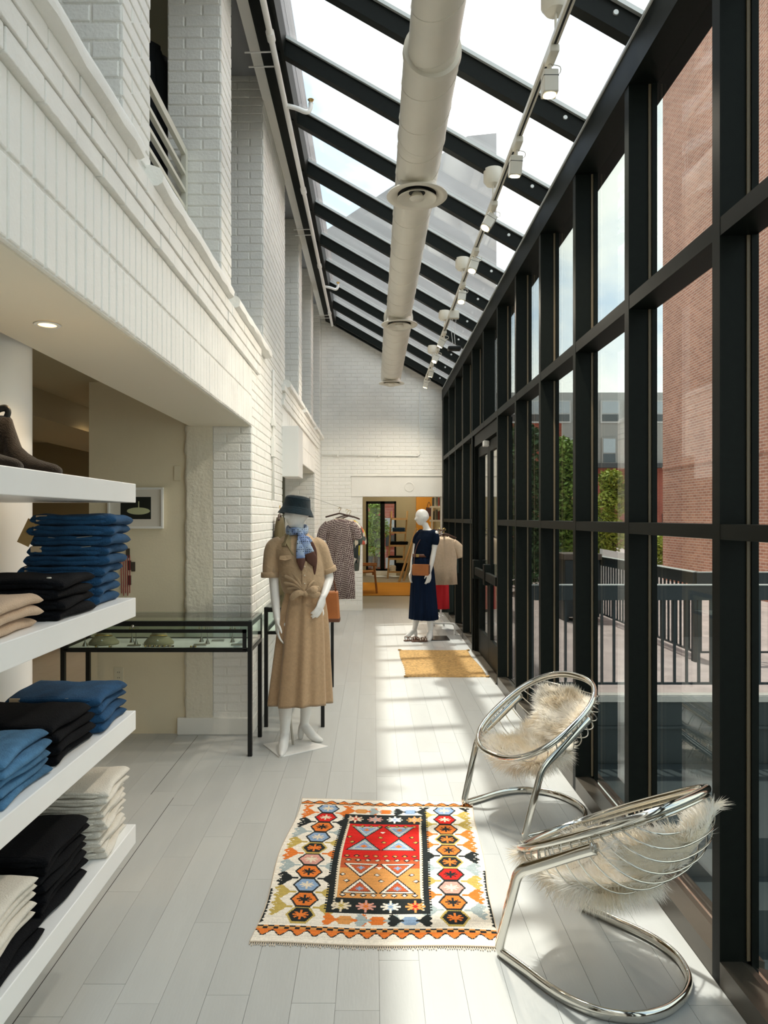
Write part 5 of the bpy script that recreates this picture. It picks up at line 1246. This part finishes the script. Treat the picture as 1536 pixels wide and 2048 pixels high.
MB().tube([(0, -.35, .04), (0, .45, .04)], .006, 8).tube([(0.006, 0, .20), (.45, 0, .046)], .0025, 6).tube([(0.006, .2, .20), (.45, .2, .046)], .0025, 6).tube([(.44, -.15, .046), (.44, .45, .046)], .006, 8).tube([(0, 0, .2), (0, 0, .04)], .006, 6).build('rail', SILVER, wrk)
og = garment('hanging_dress', 'olive brown sleeveless dress hanging flat on the brick pier', 'dress', (XW + .055, 6.38, 1.66), PI / 2, [(-.06, .03, .03), (-.12, .075, .04), (-.20, .115, .045), (-.32, .12, .045), (-.65, .15, .05), (-.95, .16, .05)], mat('olive_cloth', (.10, .075, .03), .8), None)
# clothes stand behind the navy mannequin
st = thing('clothes_stand', 'white tubular clothes stand behind the navy mannequin', 'clothes stand', (0.99, 10.0, 0))
WT = mat('white_tube', (.80, .79, .75), .35)
for (x0, x1, y) in ((-.22, .12, -.35), (-.09, .05, .45)):
    MB().tube(catmull([(x0, y, .0), (x0, y, .12), (x0 + .04, y, .155), (x1 - .04, y, .155), (x1, y, .12), (x1, y, 0)], 5), .014, 10).build('foot_hoop', WT, st, smooth=True)
MB().tube([(-.03, -.35, .155), (-.03, .45, .155)], .013, 10).build('base_bar', WT, st)
for y in (.05, .45): MB().tube([(-.03, y, .155), (-.03, y, 1.42)], .013, 10).build('post', WT, st)
MB().tube([(-.03, -.40, 1.42), (-.03, .50, 1.42)], .013, 10).build('hanging_bar', DKWOOD, st)
LIN = mat('tan_linen', (.62, .47, .33), .85, var=.06, vscale=40, bump=.4, bscale=60)
garment('hanging_shirt', 'tan linen short sleeved shirt on the clothes stand', 'shirt', (0.965, 9.72, 1.40), .15, [(-.07, .07, .04), (-.11, .17, .055), (-.25, .19, .065), (-.50, .18, .07), (-.72, .19, .075)], LIN, (.085, -.19, .075, .068), 'clothes on the stand', collar=LIN)
garment('hanging_skirt', 'red skirt on the clothes stand', 'skirt', (0.93, 9.93, 1.40), .1, [(-.10, .08, .03), (-.40, .12, .05), (-.80, .13, .06), (-1.08, .135, .06)], mat('red_cloth', (.62, .012, .02), .8), None, 'clothes on the stand')
garment('hanging_coat', 'dark green garment at the back of the clothes stand', 'coat', (1.02, 10.15, 1.40), .1, [(-.10, .08, .04), (-.15, .13, .06), (-.60, .13, .07), (-1.15, .13, .08)], mat('dark_green_cloth', (.012, .025, .02), .8), (.03, -.4, .05, .045), 'clothes on the stand')

# ================================================================== BACK ROOM BEYOND THE DOORWAY
YB = 19.5
def atx(px, y): return (px - 746) / FPX * y
def atz(py, y): return 1.6 - (py - 1034.5) / FPX * y
bk = struct('wall_back_room', 'olive cream walls of the back room seen through the doorway')
BR = mat('back_room_cream', (.42, .38, .25), .7, var=.04, vscale=2)
wx0, wx1, wz0, wz1 = atx(732, YB), atx(792.5, YB), .13, 2.04
MB().box(-3.2, wx0, YB, YB + .2, 0, 2.7).build('rear_wall', BR, bk); MB().box(wx1, 2.2, YB, YB + .2, 0, 2.7).build('rear_wall', BR, bk)
MB().box(wx0, wx1, YB, YB + .2, wz1, 2.7).build('rear_wall', BR, bk); MB().box(wx0, wx1, YB, YB + .2, 0, wz0).build('rear_wall', WHITE_PLASTER, bk)
MB().box(-3.3, -3.2, YE + .3, YB + .2, 0, 2.7).build('side_wall', BR, bk); MB().box(2.1, 2.2, YE + .3, YB + .2, 0, 2.7).build('side_wall', BR, bk)
MB().box(-3.2, -1.4, YE + .2, YE + .3, 0, 2.7).build('near_wall', BR, bk); MB().box(1.45, 2.2, YE + .2, YE + .3, 0, 2.7).build('near_wall', BR, bk)
MB().box(atx(832, YB), atx(866, YB), YB - .12, YB, 0, 2.7).build('mustard_pillar', mat('mustard_paint', (.62, .27, .02), .6), bk)
cb_ = struct('ceiling_back_room', 'plain ceiling of the back room'); MB().box(-3.3, 2.2, YE + .3, YB + .2, 2.7, 2.8).build('slab', BR, cb_)
wn1 = struct('window_1', 'tall black framed window of the back room')
xm = atx(765, YB)
for (x0, x1, z0, z1) in ((wx0, wx0 + .06, wz0, wz1), (wx1 - .05, wx1, wz0, wz1), (xm - .06, xm + .06, wz0, wz1), (wx0, wx1, wz1 - .07, wz1), (wx0, wx1, wz0, wz0 + .05)):
    MB().box(x0, x1, YB + .02, YB + .10, z0, z1).build('frame_bar', BLACK_METAL, wn1)
MB().box(wx0, xm, YB + .05, YB + .058, wz0, wz1).build('glass_pane', CASE_GLASS, wn1); MB().box(xm, wx1, YB + .05, YB + .058, wz0, wz1).build('glass_pane', CASE_GLASS, wn1)
for x, y in ((0.2, 15.0), (1.5, 16.5), (-1.2, 16.5), (0.9, 18.3)):
    t = thing('ceiling_lamp', 'round ceiling lamp of the back room, the one at %s' % {.2: 'its doorway', 1.5: 'its glass side', -1.2: 'its inner side', .9: 'its rear wall'}[x], 'lamp', (x, y, 2.7))
    MB().lathe([(0, -.01), (.06, -.01), (.08, 0)], seg=18).build('lens', MATS['warm_lens'], t); lamp('POINT', (0, 0, -.12), 13, (1, .86, .66), .08, parent=t)
WOODL = mat('pale_ladder_wood', (.50, .33, .15), .5, var=.1, vscale=12, stretch=(1, 1, .2)); WOODO = mat('orange_chair_wood', (.42, .17, .035), .4, var=.12, vscale=10)
# leaning wooden ladder shelf with folded clothes
ls = thing('ladder_shelf', 'pale wooden ladder shelf with folded clothes before the back room window', 'ladder shelf', (0, 18.75, 0))
def P2(px, py, y=18.75): return (atx(px, y), y - 18.75, atz(py, y))
for a, b in (((775, 1155), (783, 1022)), ((806, 1120), (815, 1022))):
    p, q = P2(*a), P2(*b); p = (p[0], p[1] - .25, 0.0 if a[0] < 800 else p[2]); MB().tube([p, q], .022, 4).build('rail', WOODL, ls)
for py, x0, x1 in ((1036, 783, 814), (1063, 781, 811), (1089, 779, 809), (1115, 777, 806), (1141, 776, 804)):
    p, q = P2(x0, py), P2(x1, py); MB().box(p[0], q[0], -.22, .05, p[2] - .05, p[2]).build('shelf_board', WOODL, ls)
for i, (py, x0, x1, h, m_) in enumerate(((1063, 785, 810, .10, DENIM_D), (1089, 781, 816, .08, BLACKD), (1115, 777, 806, .05, BLACKD), (1141, 779, 792, .14, CREAM), (1141, 791, 815, .20, BLACKD))):
    x_, x__ = atx(x0, 18.65), atx(x1, 18.65); L = (x__ - x_); t = thing('folded_clothes', '%s folded clothes on the wooden ladder shelf, %s board' % (['dark blue', 'black', 'flat black', 'cream', 'bulky black'][i], ['second', 'third', 'fourth', 'lowest', 'lowest'][i]), 'clothes', ((x_ + x__) / 2, 18.65, atz(py, 18.75) + .001), 0, 'clothes on the ladder shelf')
    link('cloth', folded_mesh(L, .24, h, 40 + i, m_, max(1, int(h / .04))), t)
for q, (a, b, nm) in enumerate((((797, 1161), (833, 1056), 'nearer'), ((806, 1152), (836, 1064), 'farther'))):
    y = 17.9 + q * .3; tag(MB().tube([(atx(a[0], y), y - .35, 0.0), (atx(b[0], y), y, atz(b[1], y))], .028, 4).build('leaning_pole', WOODL), 'wooden pole leaning against the mustard pillar, %s of two' % nm, 'pole')
# white ladder bookcase
wlb = thing('white_ladder_shelf', 'white ladder bookcase with books at the doorway edge', 'bookcase', (atx(873, 16.5), 16.5, 0))
for (x0, x1) in ((-.17, -.10), (.12, .16)): MB().prism([(x0, 0), (x1, 0), (x1 + .02, 1.86), (x0 + .05, 1.86)][::-1], 'y', -.03, .03).build('upright', WHITE_PAINT, wlb)
for z in (.5, .85, 1.17, 1.50, 1.82): MB().box(-.14, .16, -.05, .28, z, z + .04).build('shelf_board', WHITE_PAINT, wlb)
for (z, n_) in ((1.54, 5), (1.86, 6)):
    for k in range(n_):
        tag(link('book', MB().box(-.018, .018, -.08, .08, 0, .20 + .02 * (k % 3)).mesh('book', mat('book_%d' % (k % 4), [(.05, .06, .05), (.35, .33, .28), (.10, .12, .10), (.22, .05, .04)][k % 4], .6)), None, (atx(873, 16.5) - .07 + k * .042, 16.62, z + .0)), 'upright book, %s from the window side on the %s of the white bookcase' % (ORD[k], 'top' if z > 1.6 else 'upper shelf'), 'book', 'books on the white bookcase')
for k in range(4): tag(link('book', MB().box(-.11, .11, -.08, .08, 0, .025).mesh('book', mat('book_flat_%d' % (k % 2), [(.55, .5, .42), (.40, .12, .08)][k % 2], .6)), None, (atx(873, 16.5) + .01, 16.60, 1.21 + k * .0262)), 'flat lying book, %s from the bottom of the small pile on the white bookcase' % ORD[k], 'book', 'pile of books')
hb = thing('hanging_bag', 'dark red bag hanging on the mustard pillar', 'bag', (atx(858, 17.6), 17.6, 1.62)); MB().prism([(-.10, 0), (.10, 0), (.07, .22), (-.07, .22)][::-1], 'y', -.04, .04).build('bag_body', mat('dark_red_leather', (.05, .012, .012), .5), hb); MB().tube(catmull([(-.05, 0, .22), (0, 0, .36), (.05, 0, .22)], 5), .008, 6).build('strap', MATS['dark_red_leather'], hb)
# mustard rug and wooden armchair
tag(MB().box(-1.4, atx(880, 16), 14.45, 17.3, 0.001, .012).build('mustard_rug', mat('mustard_wool', (.60, .27, .025), .95, var=.15, vscale=3, stretch=(.4, 4, 1), bump=.4, bscale=60)), 'mustard yellow woven rug on the back room floor', 'rug')
ac = thing('wooden_armchair', 'orange wood armchair standing on the mustard rug', 'chair', (-.22, 15.1, .012))
def wb(a, b, r=.022, name='leg'): MB().tube([a, b], r, 6).build(name, WOODO, ac, smooth=False)
wb((.30, -.28, 0), (.24, -.26, .58)); wb((.30, .28, 0), (.24, .26, .58)); wb((-.22, -.26, 0), (-.20, -.25, .45)); wb((-.22, .26, 0), (-.20, .25, .45))
for y in (-.27, .27): MB().box(-.30, .30, y - .03, y + .03, .57, .60).build('armrest', WOODO, ac, bevel=.008)
MB().prism([(-.26, .40), (.28, .43), (.28, .46), (-.26, .43)], 'y', -.25, .25).build('seat', WOODO, ac, bevel=.01)
MB().prism([(-.22, .42), (-.34, .95), (-.37, .95), (-.25, .42)][::-1], 'y', -.24, .24).build('backrest', WOODO, ac, bevel=.01)
MB().box(.20, .27, -.25, .25, .38, .42).build('apron', WOODO, ac)

# ================================================================== UPPER FLOOR SEEN THROUGH THE OPENINGS
rl = thing('upper_railing', 'white bar railing in the upper opening between the brick piers', 'railing', (-1.10, 0, 2.985))
RW = mat('railing_white', (.72, .70, .60), .5)
for z in (.30, .40, .50, .60, .72): MB().box(-.012, .012, 2.87, 4.17, z, z + (.045 if z > .7 else .022)).build('bar', RW, rl)
for y in (2.88, 4.12): MB().box(-.015, .015, y, y + .04, 0, .76).build('post', RW, rl)
DARKC = mat('dark_coats', (.010, .014, .018), .8)
for i in range(9):
    y = 4.34 + i * .15
    garment('hanging_coat', 'black coat on the upper floor rail, %s from the near brick pier' % ORD[i], 'coat', (-1.47, y, 4.60 + .03 * math.sin(i * 2)), .12 * math.sin(i * 3), [(-.06, .05, .04), (-.12, .17, .06), (-.50, .18, .07), (-1.36, .19, .075)], DARKC, (.03, -.5, .06, .05), 'coats on the upper floor', hanger=False, seg=20)
ur = thing('upper_rail', 'black hanging rail with coats on the upper floor', 'clothes rail', (-1.47, 0, 2.74)); MB().tube([(0, 4.25, 1.86), (0, 5.75, 1.86)], .014, 8).build('bar', BLACK_STEEL, ur)
for y in (4.27, 5.73): MB().tube([(0, y, 0), (0, y, 1.86)], .014, 8).build('post', BLACK_STEEL, ur)

# shelving and thermostat in the dim side room
tag(MB().box(-3.06, -2.9, 9.47, 9.5, 1.85, 1.98).build('thermostat', mat('black_plastic', (.02, .02, .025), .4), bevel=.004), 'small black screen on the side room wall', 'thermostat')
ws = thing('lit_wood_shelves', 'warm lit wooden shelf unit in the side room', 'shelf unit', (-2.55, 9.2, 0))
WW = mat('honey_wood', (.50, .24, .06), .5)
MB().box(-.35, .30, .24, .28, .0, 1.9).build('back_panel', WW, ws)
for z in (.3, .9, 1.28, 1.6): MB().box(-.35, .30, -.1, .24, z, z + .03).build('shelf_board', WW, ws)
lamp('POINT', (0, .05, 1.55), 5, (1, .6, .2), .03, parent=ws)

# ================================================================== OUTSIDE
def brickmat(name, c1, c2, mortar, scale, msize=.012, rough=.85):
    m = bpy.data.materials.new(name); m.use_nodes = True; t = m.node_tree; p = t.nodes['Principled BSDF']; p.inputs['Roughness'].default_value = rough
    c = t.nodes.new('ShaderNodeTexCoord'); s = t.nodes.new('ShaderNodeSeparateXYZ'); a = t.nodes.new('ShaderNodeMath'); a.operation = 'ADD'; k = t.nodes.new('ShaderNodeCombineXYZ')
    t.links.new(c.outputs['Object'], s.inputs[0]); t.links.new(s.outputs['X'], a.inputs[0]); t.links.new(s.outputs['Y'], a.inputs[1]); t.links.new(a.outputs[0], k.inputs['X']); t.links.new(s.outputs['Z'], k.inputs['Y'])
    b = t.nodes.new('ShaderNodeTexBrick'); b.inputs['Color1'].default_value = (*c1, 1); b.inputs['Color2'].default_value = (*c2, 1); b.inputs['Mortar'].default_value = (*mortar, 1)
    b.inputs['Scale'].default_value = 1.0; b.inputs['Brick Width'].default_value = scale * 3.05; b.inputs['Row Height'].default_value = scale; b.inputs['Mortar Size'].default_value = msize / 2; b.inputs['Mortar Smooth'].default_value = .1; b.inputs['Bias'].default_value = -.1
    t.links.new(k.outputs[0], b.inputs['Vector'])
    n = t.nodes.new('ShaderNodeTexNoise'); n.inputs['Scale'].default_value = .8; n.inputs['Detail'].default_value = 6; x = t.nodes.new('ShaderNodeMixRGB'); x.blend_type = 'MULTIPLY'; x.inputs[0].default_value = .45
    r = t.nodes.new('ShaderNodeValToRGB'); r.color_ramp.elements[0].color = (.5, .5, .5, 1); r.color_ramp.elements[0].position = .3; r.color_ramp.elements[1].color = (1, 1, 1, 1); r.color_ramp.elements[1].position = .65
    t.links.new(c.outputs['Object'], n.inputs['Vector']); t.links.new(n.outputs['Fac'], r.inputs[0]); t.links.new(b.outputs['Color'], x.inputs[1]); t.links.new(r.outputs[0], x.inputs[2]); t.links.new(x.outputs[0], p.inputs['Base Color'])
    bu = t.nodes.new('ShaderNodeBump'); bu.inputs['Strength'].default_value = .6; bu.inputs['Distance'].default_value = .006; bu.invert = True; t.links.new(b.outputs['Fac'], bu.inputs['Height']); t.links.new(bu.outputs[0], p.inputs['Normal'])
    return m
RB = brickmat('red_brick', (.66, .30, .20), (.48, .20, .135), (.85, .70, .58), .0677)
RB2 = brickmat('far_red_brick', (.40, .10, .06), (.34, .08, .05), (.40, .20, .15), .09)
bt = thing('brick_tower', 'tall red brick building wall rising outside the glass wall', 'building', (8.0, 0, 0))
MB().box(0, 7, 6.5, 19.6, -6, 17).build('brick_wall', RB, bt)
MB().box(-.015, 0, 6.5, 19.6, 2.92, 2.99).build('brick_band', RB, bt)
far = thing('grey_apartment_building', 'grey upper storeys over red brick with windows, seen far beyond the terrace', 'building', (0, 42, 0))
GS = mat('grey_stucco', (.42, .42, .39), .8, var=.05, vscale=1.0); GS2 = mat('grey_stucco_band', (.34, .33, .30), .8)
def fx(px): return (px - 746) / FPX * 42
def fz(py): return 1.6 + (1034.5 - py) / FPX * 42
MB().box(fx(930), fx(1420), 0, 8, fz(843), fz(785)).build('upper_wall', GS, far); MB().box(fx(930), fx(1420), -.05, 8, fz(936), fz(843)).build('middle_wall', GS2, far)
MB().box(fx(930), fx(1420), -.35, .1, fz(936), fz(927)).build('cornice', mat('dark_cornice', (.06, .06, .06), .6), far)
MB().box(fx(930), fx(1420), .2, 8, -8, fz(936)).build('lower_wall', RB2, far)
FW = mat('window_frame_pale', (.55, .55, .52), .6); FG = mat('window_glass_far', (.42, .47, .48), .15, spec=.8); FG2 = mat('window_glass_dark', (.06, .07, .07), .1, spec=.8)
def far_window(px0, px1, py0, py1, y, frame=FW):
    x0, x1, z0, z1 = fx(px0), fx(px1), fz(py1), fz(py0)
    w_ = MB().box(x0 - .08, x1 + .08, y - .10, y + .02, z0 - .1, z1 + .08).build('window', frame, far)
    zc = z0 + (z1 - z0) * .38
    MB().box(x0, x1, y - .12, y - .10, zc + .03, z1).build('pane', FG, w_); MB().box(x0, x1, y - .12, y - .10, z0, zc - .03).build('pane', FG2, w_)
for k in range(9): far_window(958 + k * 49, 958 + k * 49 + 33, 804, 845 - 2, 0)
for k in range(7): far_window(945 + k * 65, 945 + k * 65 + 24, 878, 925, -.05, GS2)
for k in range(6): far_window(980 + k * 70, 980 + k * 70 + 24, 1030, 1078, .2, MATS['dark_cornice'])
# grey building beyond the end of the hall, seen through the glass roof
ng = thing('grey_neighbour', 'grey gabled building seen through the far end of the glass roof', 'building', (0, 24, 0))
def gx(px): return (px - 746) / FPX * 24
def gz(py): return 1.6 + (1034.5 - py) / FPX * 24
MB().prism([(gx(993), -3), (gx(993), gz(266)), (gx(935), gz(272)), (gx(895), gz(300)), (gx(640), gz(468)), (gx(480), gz(560)), (gx(480), -3)], 'y', 0, 6).build('gable_wall', mat('mottled_grey_wall', (.20, .215, .22), .9, var=.12, vscale=.6), ng)  # plain grey wall colour, lightly mottled by noise
# terrace, railings, planters
DZ_ = -0.12
gr = struct('ground_outside', 'paved terrace and lower ground outside the glass wall')
PAVE = brickmat('pink_paver', (.50, .38, .34), (.44, .34, .31), (.36, .30, .27), .10, .008)
_m = PAVE.node_tree
MB().box(1.42, 30, 6.95, 60, DZ_ - .3, DZ_).build('terrace', mat('pink_grey_paving', (.48, .38, .35), .85, var=.18, vscale=4, bump=.3, bscale=20), gr)
MB().box(1.37, 30, 6.80, 6.95, DZ_ - .05, DZ_ + .005).build('terrace_edge', mat('pale_stone', (.50, .47, .42), .8), gr)
MB().box(1.37, 30, 6.82, 6.95, -2.2, DZ_ - .05).build('retaining_wall', mat('dark_retaining', (.03, .04, .04), .6), gr)
MB().box(1.37, 30, -8, 6.80, -2.2, -1.9).build('lower_ground', mat('dark_paving', (.045, .055, .055), .7, var=.3, vscale=3), gr)
MB().box(-40, 1.36, 19.8, 60, -.3, -.1).build('rear_ground', MATS['pink_grey_paving'], gr)
for k in range(3): MB().box(1.37, 30, 6.78, 6.80, -.42 - k * .42, -.40 - k * .42).build('retaining_wall_course', MATS['dark_paving'], gr)
for k in range(4): MB().box(1.6, 6, 5.2 - k * .45, 6.78 - .02 if k == 0 else 5.65 - k * .45, -1.9, -.75 - k * .28).build('step', mat('dark_step', (.035, .045, .047), .5), gr)
RAIL = mat('blue_black_railing', (.014, .022, .026), .5)
def railing(lab, A, B, z0, pitch=.117, H=1.067, band=.145, posts=(0.02, .5, 0.98)):
    A, B = Vector(A), Vector(B); L = (B - A).length; d = (B - A).normalized(); ang = math.atan2(d.y, d.x)
    t = thing('railing', lab, 'railing', (A.x, A.y, z0), ang)
    MB().box(0, L, -.03, .03, H - band, H - .006).build('top_board', RAIL, t); MB().box(0, L, -.045, .045, H - .004, H + .004).build('top_cap', mat('pale_cap', (.45, .45, .42), .5), t)
    MB().box(0, L, -.015, .015, .105, .125).build('bottom_rail', RAIL, t)
    me_ = MB().box(-.011, .011, -.011, .011, .125, H - band).mesh('baluster', RAIL); n_ = int(L / pitch)
    for k in range(n_): link('baluster', me_, t, ((k + .5) * pitch, 0, 0))
    for q in posts: MB().box(q * L - .024, q * L + .024, -.024, .024, 0, H - band).build('post', RAIL, t)
railing('dark terrace railing straight across, just outside the glass wall', (1.45, 6.86), (5.2, 6.86), DZ_, posts=(.02, .335, .68, .98))
railing('dark terrace railing running away along the brick building', (3.84, 8.45), (3.80, 12.6), DZ_, posts=(.01, .99))
railing('dark terrace railing turning the corner towards the brick building', (3.84, 8.45), (7.4, 8.45), DZ_, posts=(.0, .5, .99))
# terrace furniture
pl = thing('stone_planter', 'speckled dark stone planter on the terrace beside the tree', 'planter', (atx(1146, 13.4), 13.4, DZ_))
MB().lathe([(.20, 0), (.30, .85), (.31, .88), (.27, .88), (.25, .80), (0, .80)], seg=4).build('pot', mat('speckled_stone', (.10, .095, .08), .8, var=.7, vscale=60), pl)
gb = thing('barbecue_box', 'black utility box on the terrace by the railing', 'box', (3.40, 11.9, DZ_)); MB().box(-.25, .32, -.25, .3, .08, 1.02).build('cabinet', RAIL, gb, bevel=.01); MB().box(-.28, .35, -.28, .33, 1.02, 1.12).build('lid', mat('brown_lid', (.10, .07, .05), .6), gb, bevel=.01)
for x in (-.2, .27): MB().box(x - .03, x + .03, -.2, .25, 0, .08).build('foot', RAIL, gb)
tag(MB().prism([(atx(1112, 15), DZ_), (atx(1165, 15), DZ_), (atx(1165, 15), atz(1108, 15)), (atx(1145, 15), atz(1114, 15)), (atx(1116, 15), atz(1126, 15))], 'y', 15, 15.2).build('white_parapet', mat('parapet_white', (.80, .80, .78), .7)), 'white sloping parapet wall on the terrace', 'wall')  # both parapets share one even white of their own
tag(MB().prism([(atx(1205, 16), DZ_), (atx(1270, 16), DZ_), (atx(1270, 16), atz(1110, 16)), (atx(1205, 16), atz(1098, 16))], 'y', 16, 16.2).build('white_parapet', MATS['parapet_white']), 'white low wall behind the black utility box', 'wall')
# trees
LEAF = [mat('leaf_bright', (.22, .34, .06), .6, var=.4, vscale=3), mat('leaf_dark', (.06, .13, .045), .6, var=.4, vscale=3), mat('leaf_yellow', (.36, .42, .06), .6, var=.3, vscale=3)]
BARK = mat('bark', (.13, .10, .07), .9, var=.3, vscale=12)
def tree(lab, loc, h, blobs, n, leaf, seed, size=.07):
    rnd = random.Random(seed); t = thing('tree', lab, 'tree', loc, 0, 'trees outside')
    MB().tube(catmull([(0, 0, 0), (.05, .02, h * .3), (-.03, 0, h * .6), (.02, 0, h * .85)], 5), [.09 - .004 * i for i in range(16)], 8).build('trunk', BARK, t, smooth=True)
    br = MB()
    for (c, r) in blobs: br.tube([(0, 0, h * .35), (c[0] * .5, c[1] * .5, (c[2] + h * .35) / 2), c], [.04, .025, .008], 6)
    br.build('branches', BARK, t)
    V = []; F = []
    for k in range(n):
        c, r = blobs[rnd.randrange(len(blobs))]; d = Vector((rnd.gauss(0, 1), rnd.gauss(0, 1), rnd.gauss(0, 1))).normalized() * r * rnd.random() ** .4
        p = Vector(c) + Vector((d.x, d.y, d.z * .85)); a = Vector((rnd.gauss(0, 1), rnd.gauss(0, 1), rnd.gauss(0, .6))).normalized(); b_ = a.cross(Vector((rnd.gauss(0, 1), rnd.gauss(0, 1), 1))).normalized()
        L = size * rnd.uniform(.6, 1.2); q = len(V); V += [p - a * L, p + b_ * L * .45, p + a * L, p - b_ * L * .45]; F.append((q, q + 1, q + 2, q + 3))
    ob = MB().add(V, F).build('leaves', leaf, t); ob['kind'] = 'stuff'
def TB(lst, y, x0): return [((atx(px, y) - x0, dy, atz(py, y) - DZ_), r) for px, py, r, dy in lst]
x0 = atx(1225, 21); tree('slender yellow green tree beyond the terrace railing', (x0, 21, DZ_), 3.6, TB([(1222, 960, .40, 0), (1232, 985, .42, .1), (1218, 1010, .5, 0), (1210, 1050, .45, -.1), (1225, 1075, .5, 0), (1205, 1095, .4, .2)], 21, x0), 5200, LEAF[2], 1, .075)
x0 = atx(1120, 19); tree('bushy green tree behind the white parapet', (x0, 19, DZ_), 3.6, TB([(1120, 905, .5, 0), (1135, 940, .6, 0), (1105, 960, .6, .1), (1130, 1000, .7, -.1), (1150, 1040, .6, 0), (1110, 1050, .7, .1), (1135, 1090, .6, 0)], 19, x0), 9000, LEAF[0], 2, .08)
x0 = atx(1050, 16); tree('dark green tree close to the glass door', (x0, 16, DZ_), 3.4, TB([(1045, 880, .45, 0), (1030, 920, .5, 0), (1062, 950, .55, .1), (1035, 990, .6, 0), (1060, 1040, .65, 0), (1030, 1070, .6, .2), (1070, 1100, .6, 0), (1050, 1140, .6, 0)], 16, x0), 9000, LEAF[1], 3, .075)
x0 = atx(1330, 26); tree('small light green tree beside the brick building corner', (x0, 26, DZ_ - 1), 3.0, TB([(1322, 1035, .5, 0), (1330, 1060, .55, .1), (1318, 1090, .5, 0)], 26, x0), 2500, LEAF[2], 4, .08)
x0 = atx(748, 21.4); tree('leafy tree outside the back room window', (x0, 21.4, -.1), 2.6, TB([(752, 1015, .25, 0), (748, 1040, .35, 0), (758, 1060, .40, 0), (745, 1080, .35, .1), (752, 1100, .30, 0)], 21.4, x0), 2600, LEAF[0], 5, .06)
rb = thing('far_brick_house', 'red brick house seen through the back room window', 'building', (0, 22.6, 0))
MB().box(-6, 6, 0, 1.2, -.1, 4.6).build('brick_wall', RB2, rb)
for (px0, px1, py0, py1, m_) in ((770, 800, 1036, 1063, FG), (735, 760, 1112, 1135, FG2), (771, 800, 1070, 1092, FG2), (771, 800, 1115, 1136, FG)):
    MB().box(atx(px0, 22.6), atx(px1, 22.6), -.06, .02, atz(py1, 22.6), atz(py0, 22.6)).build('window', m_, rb)
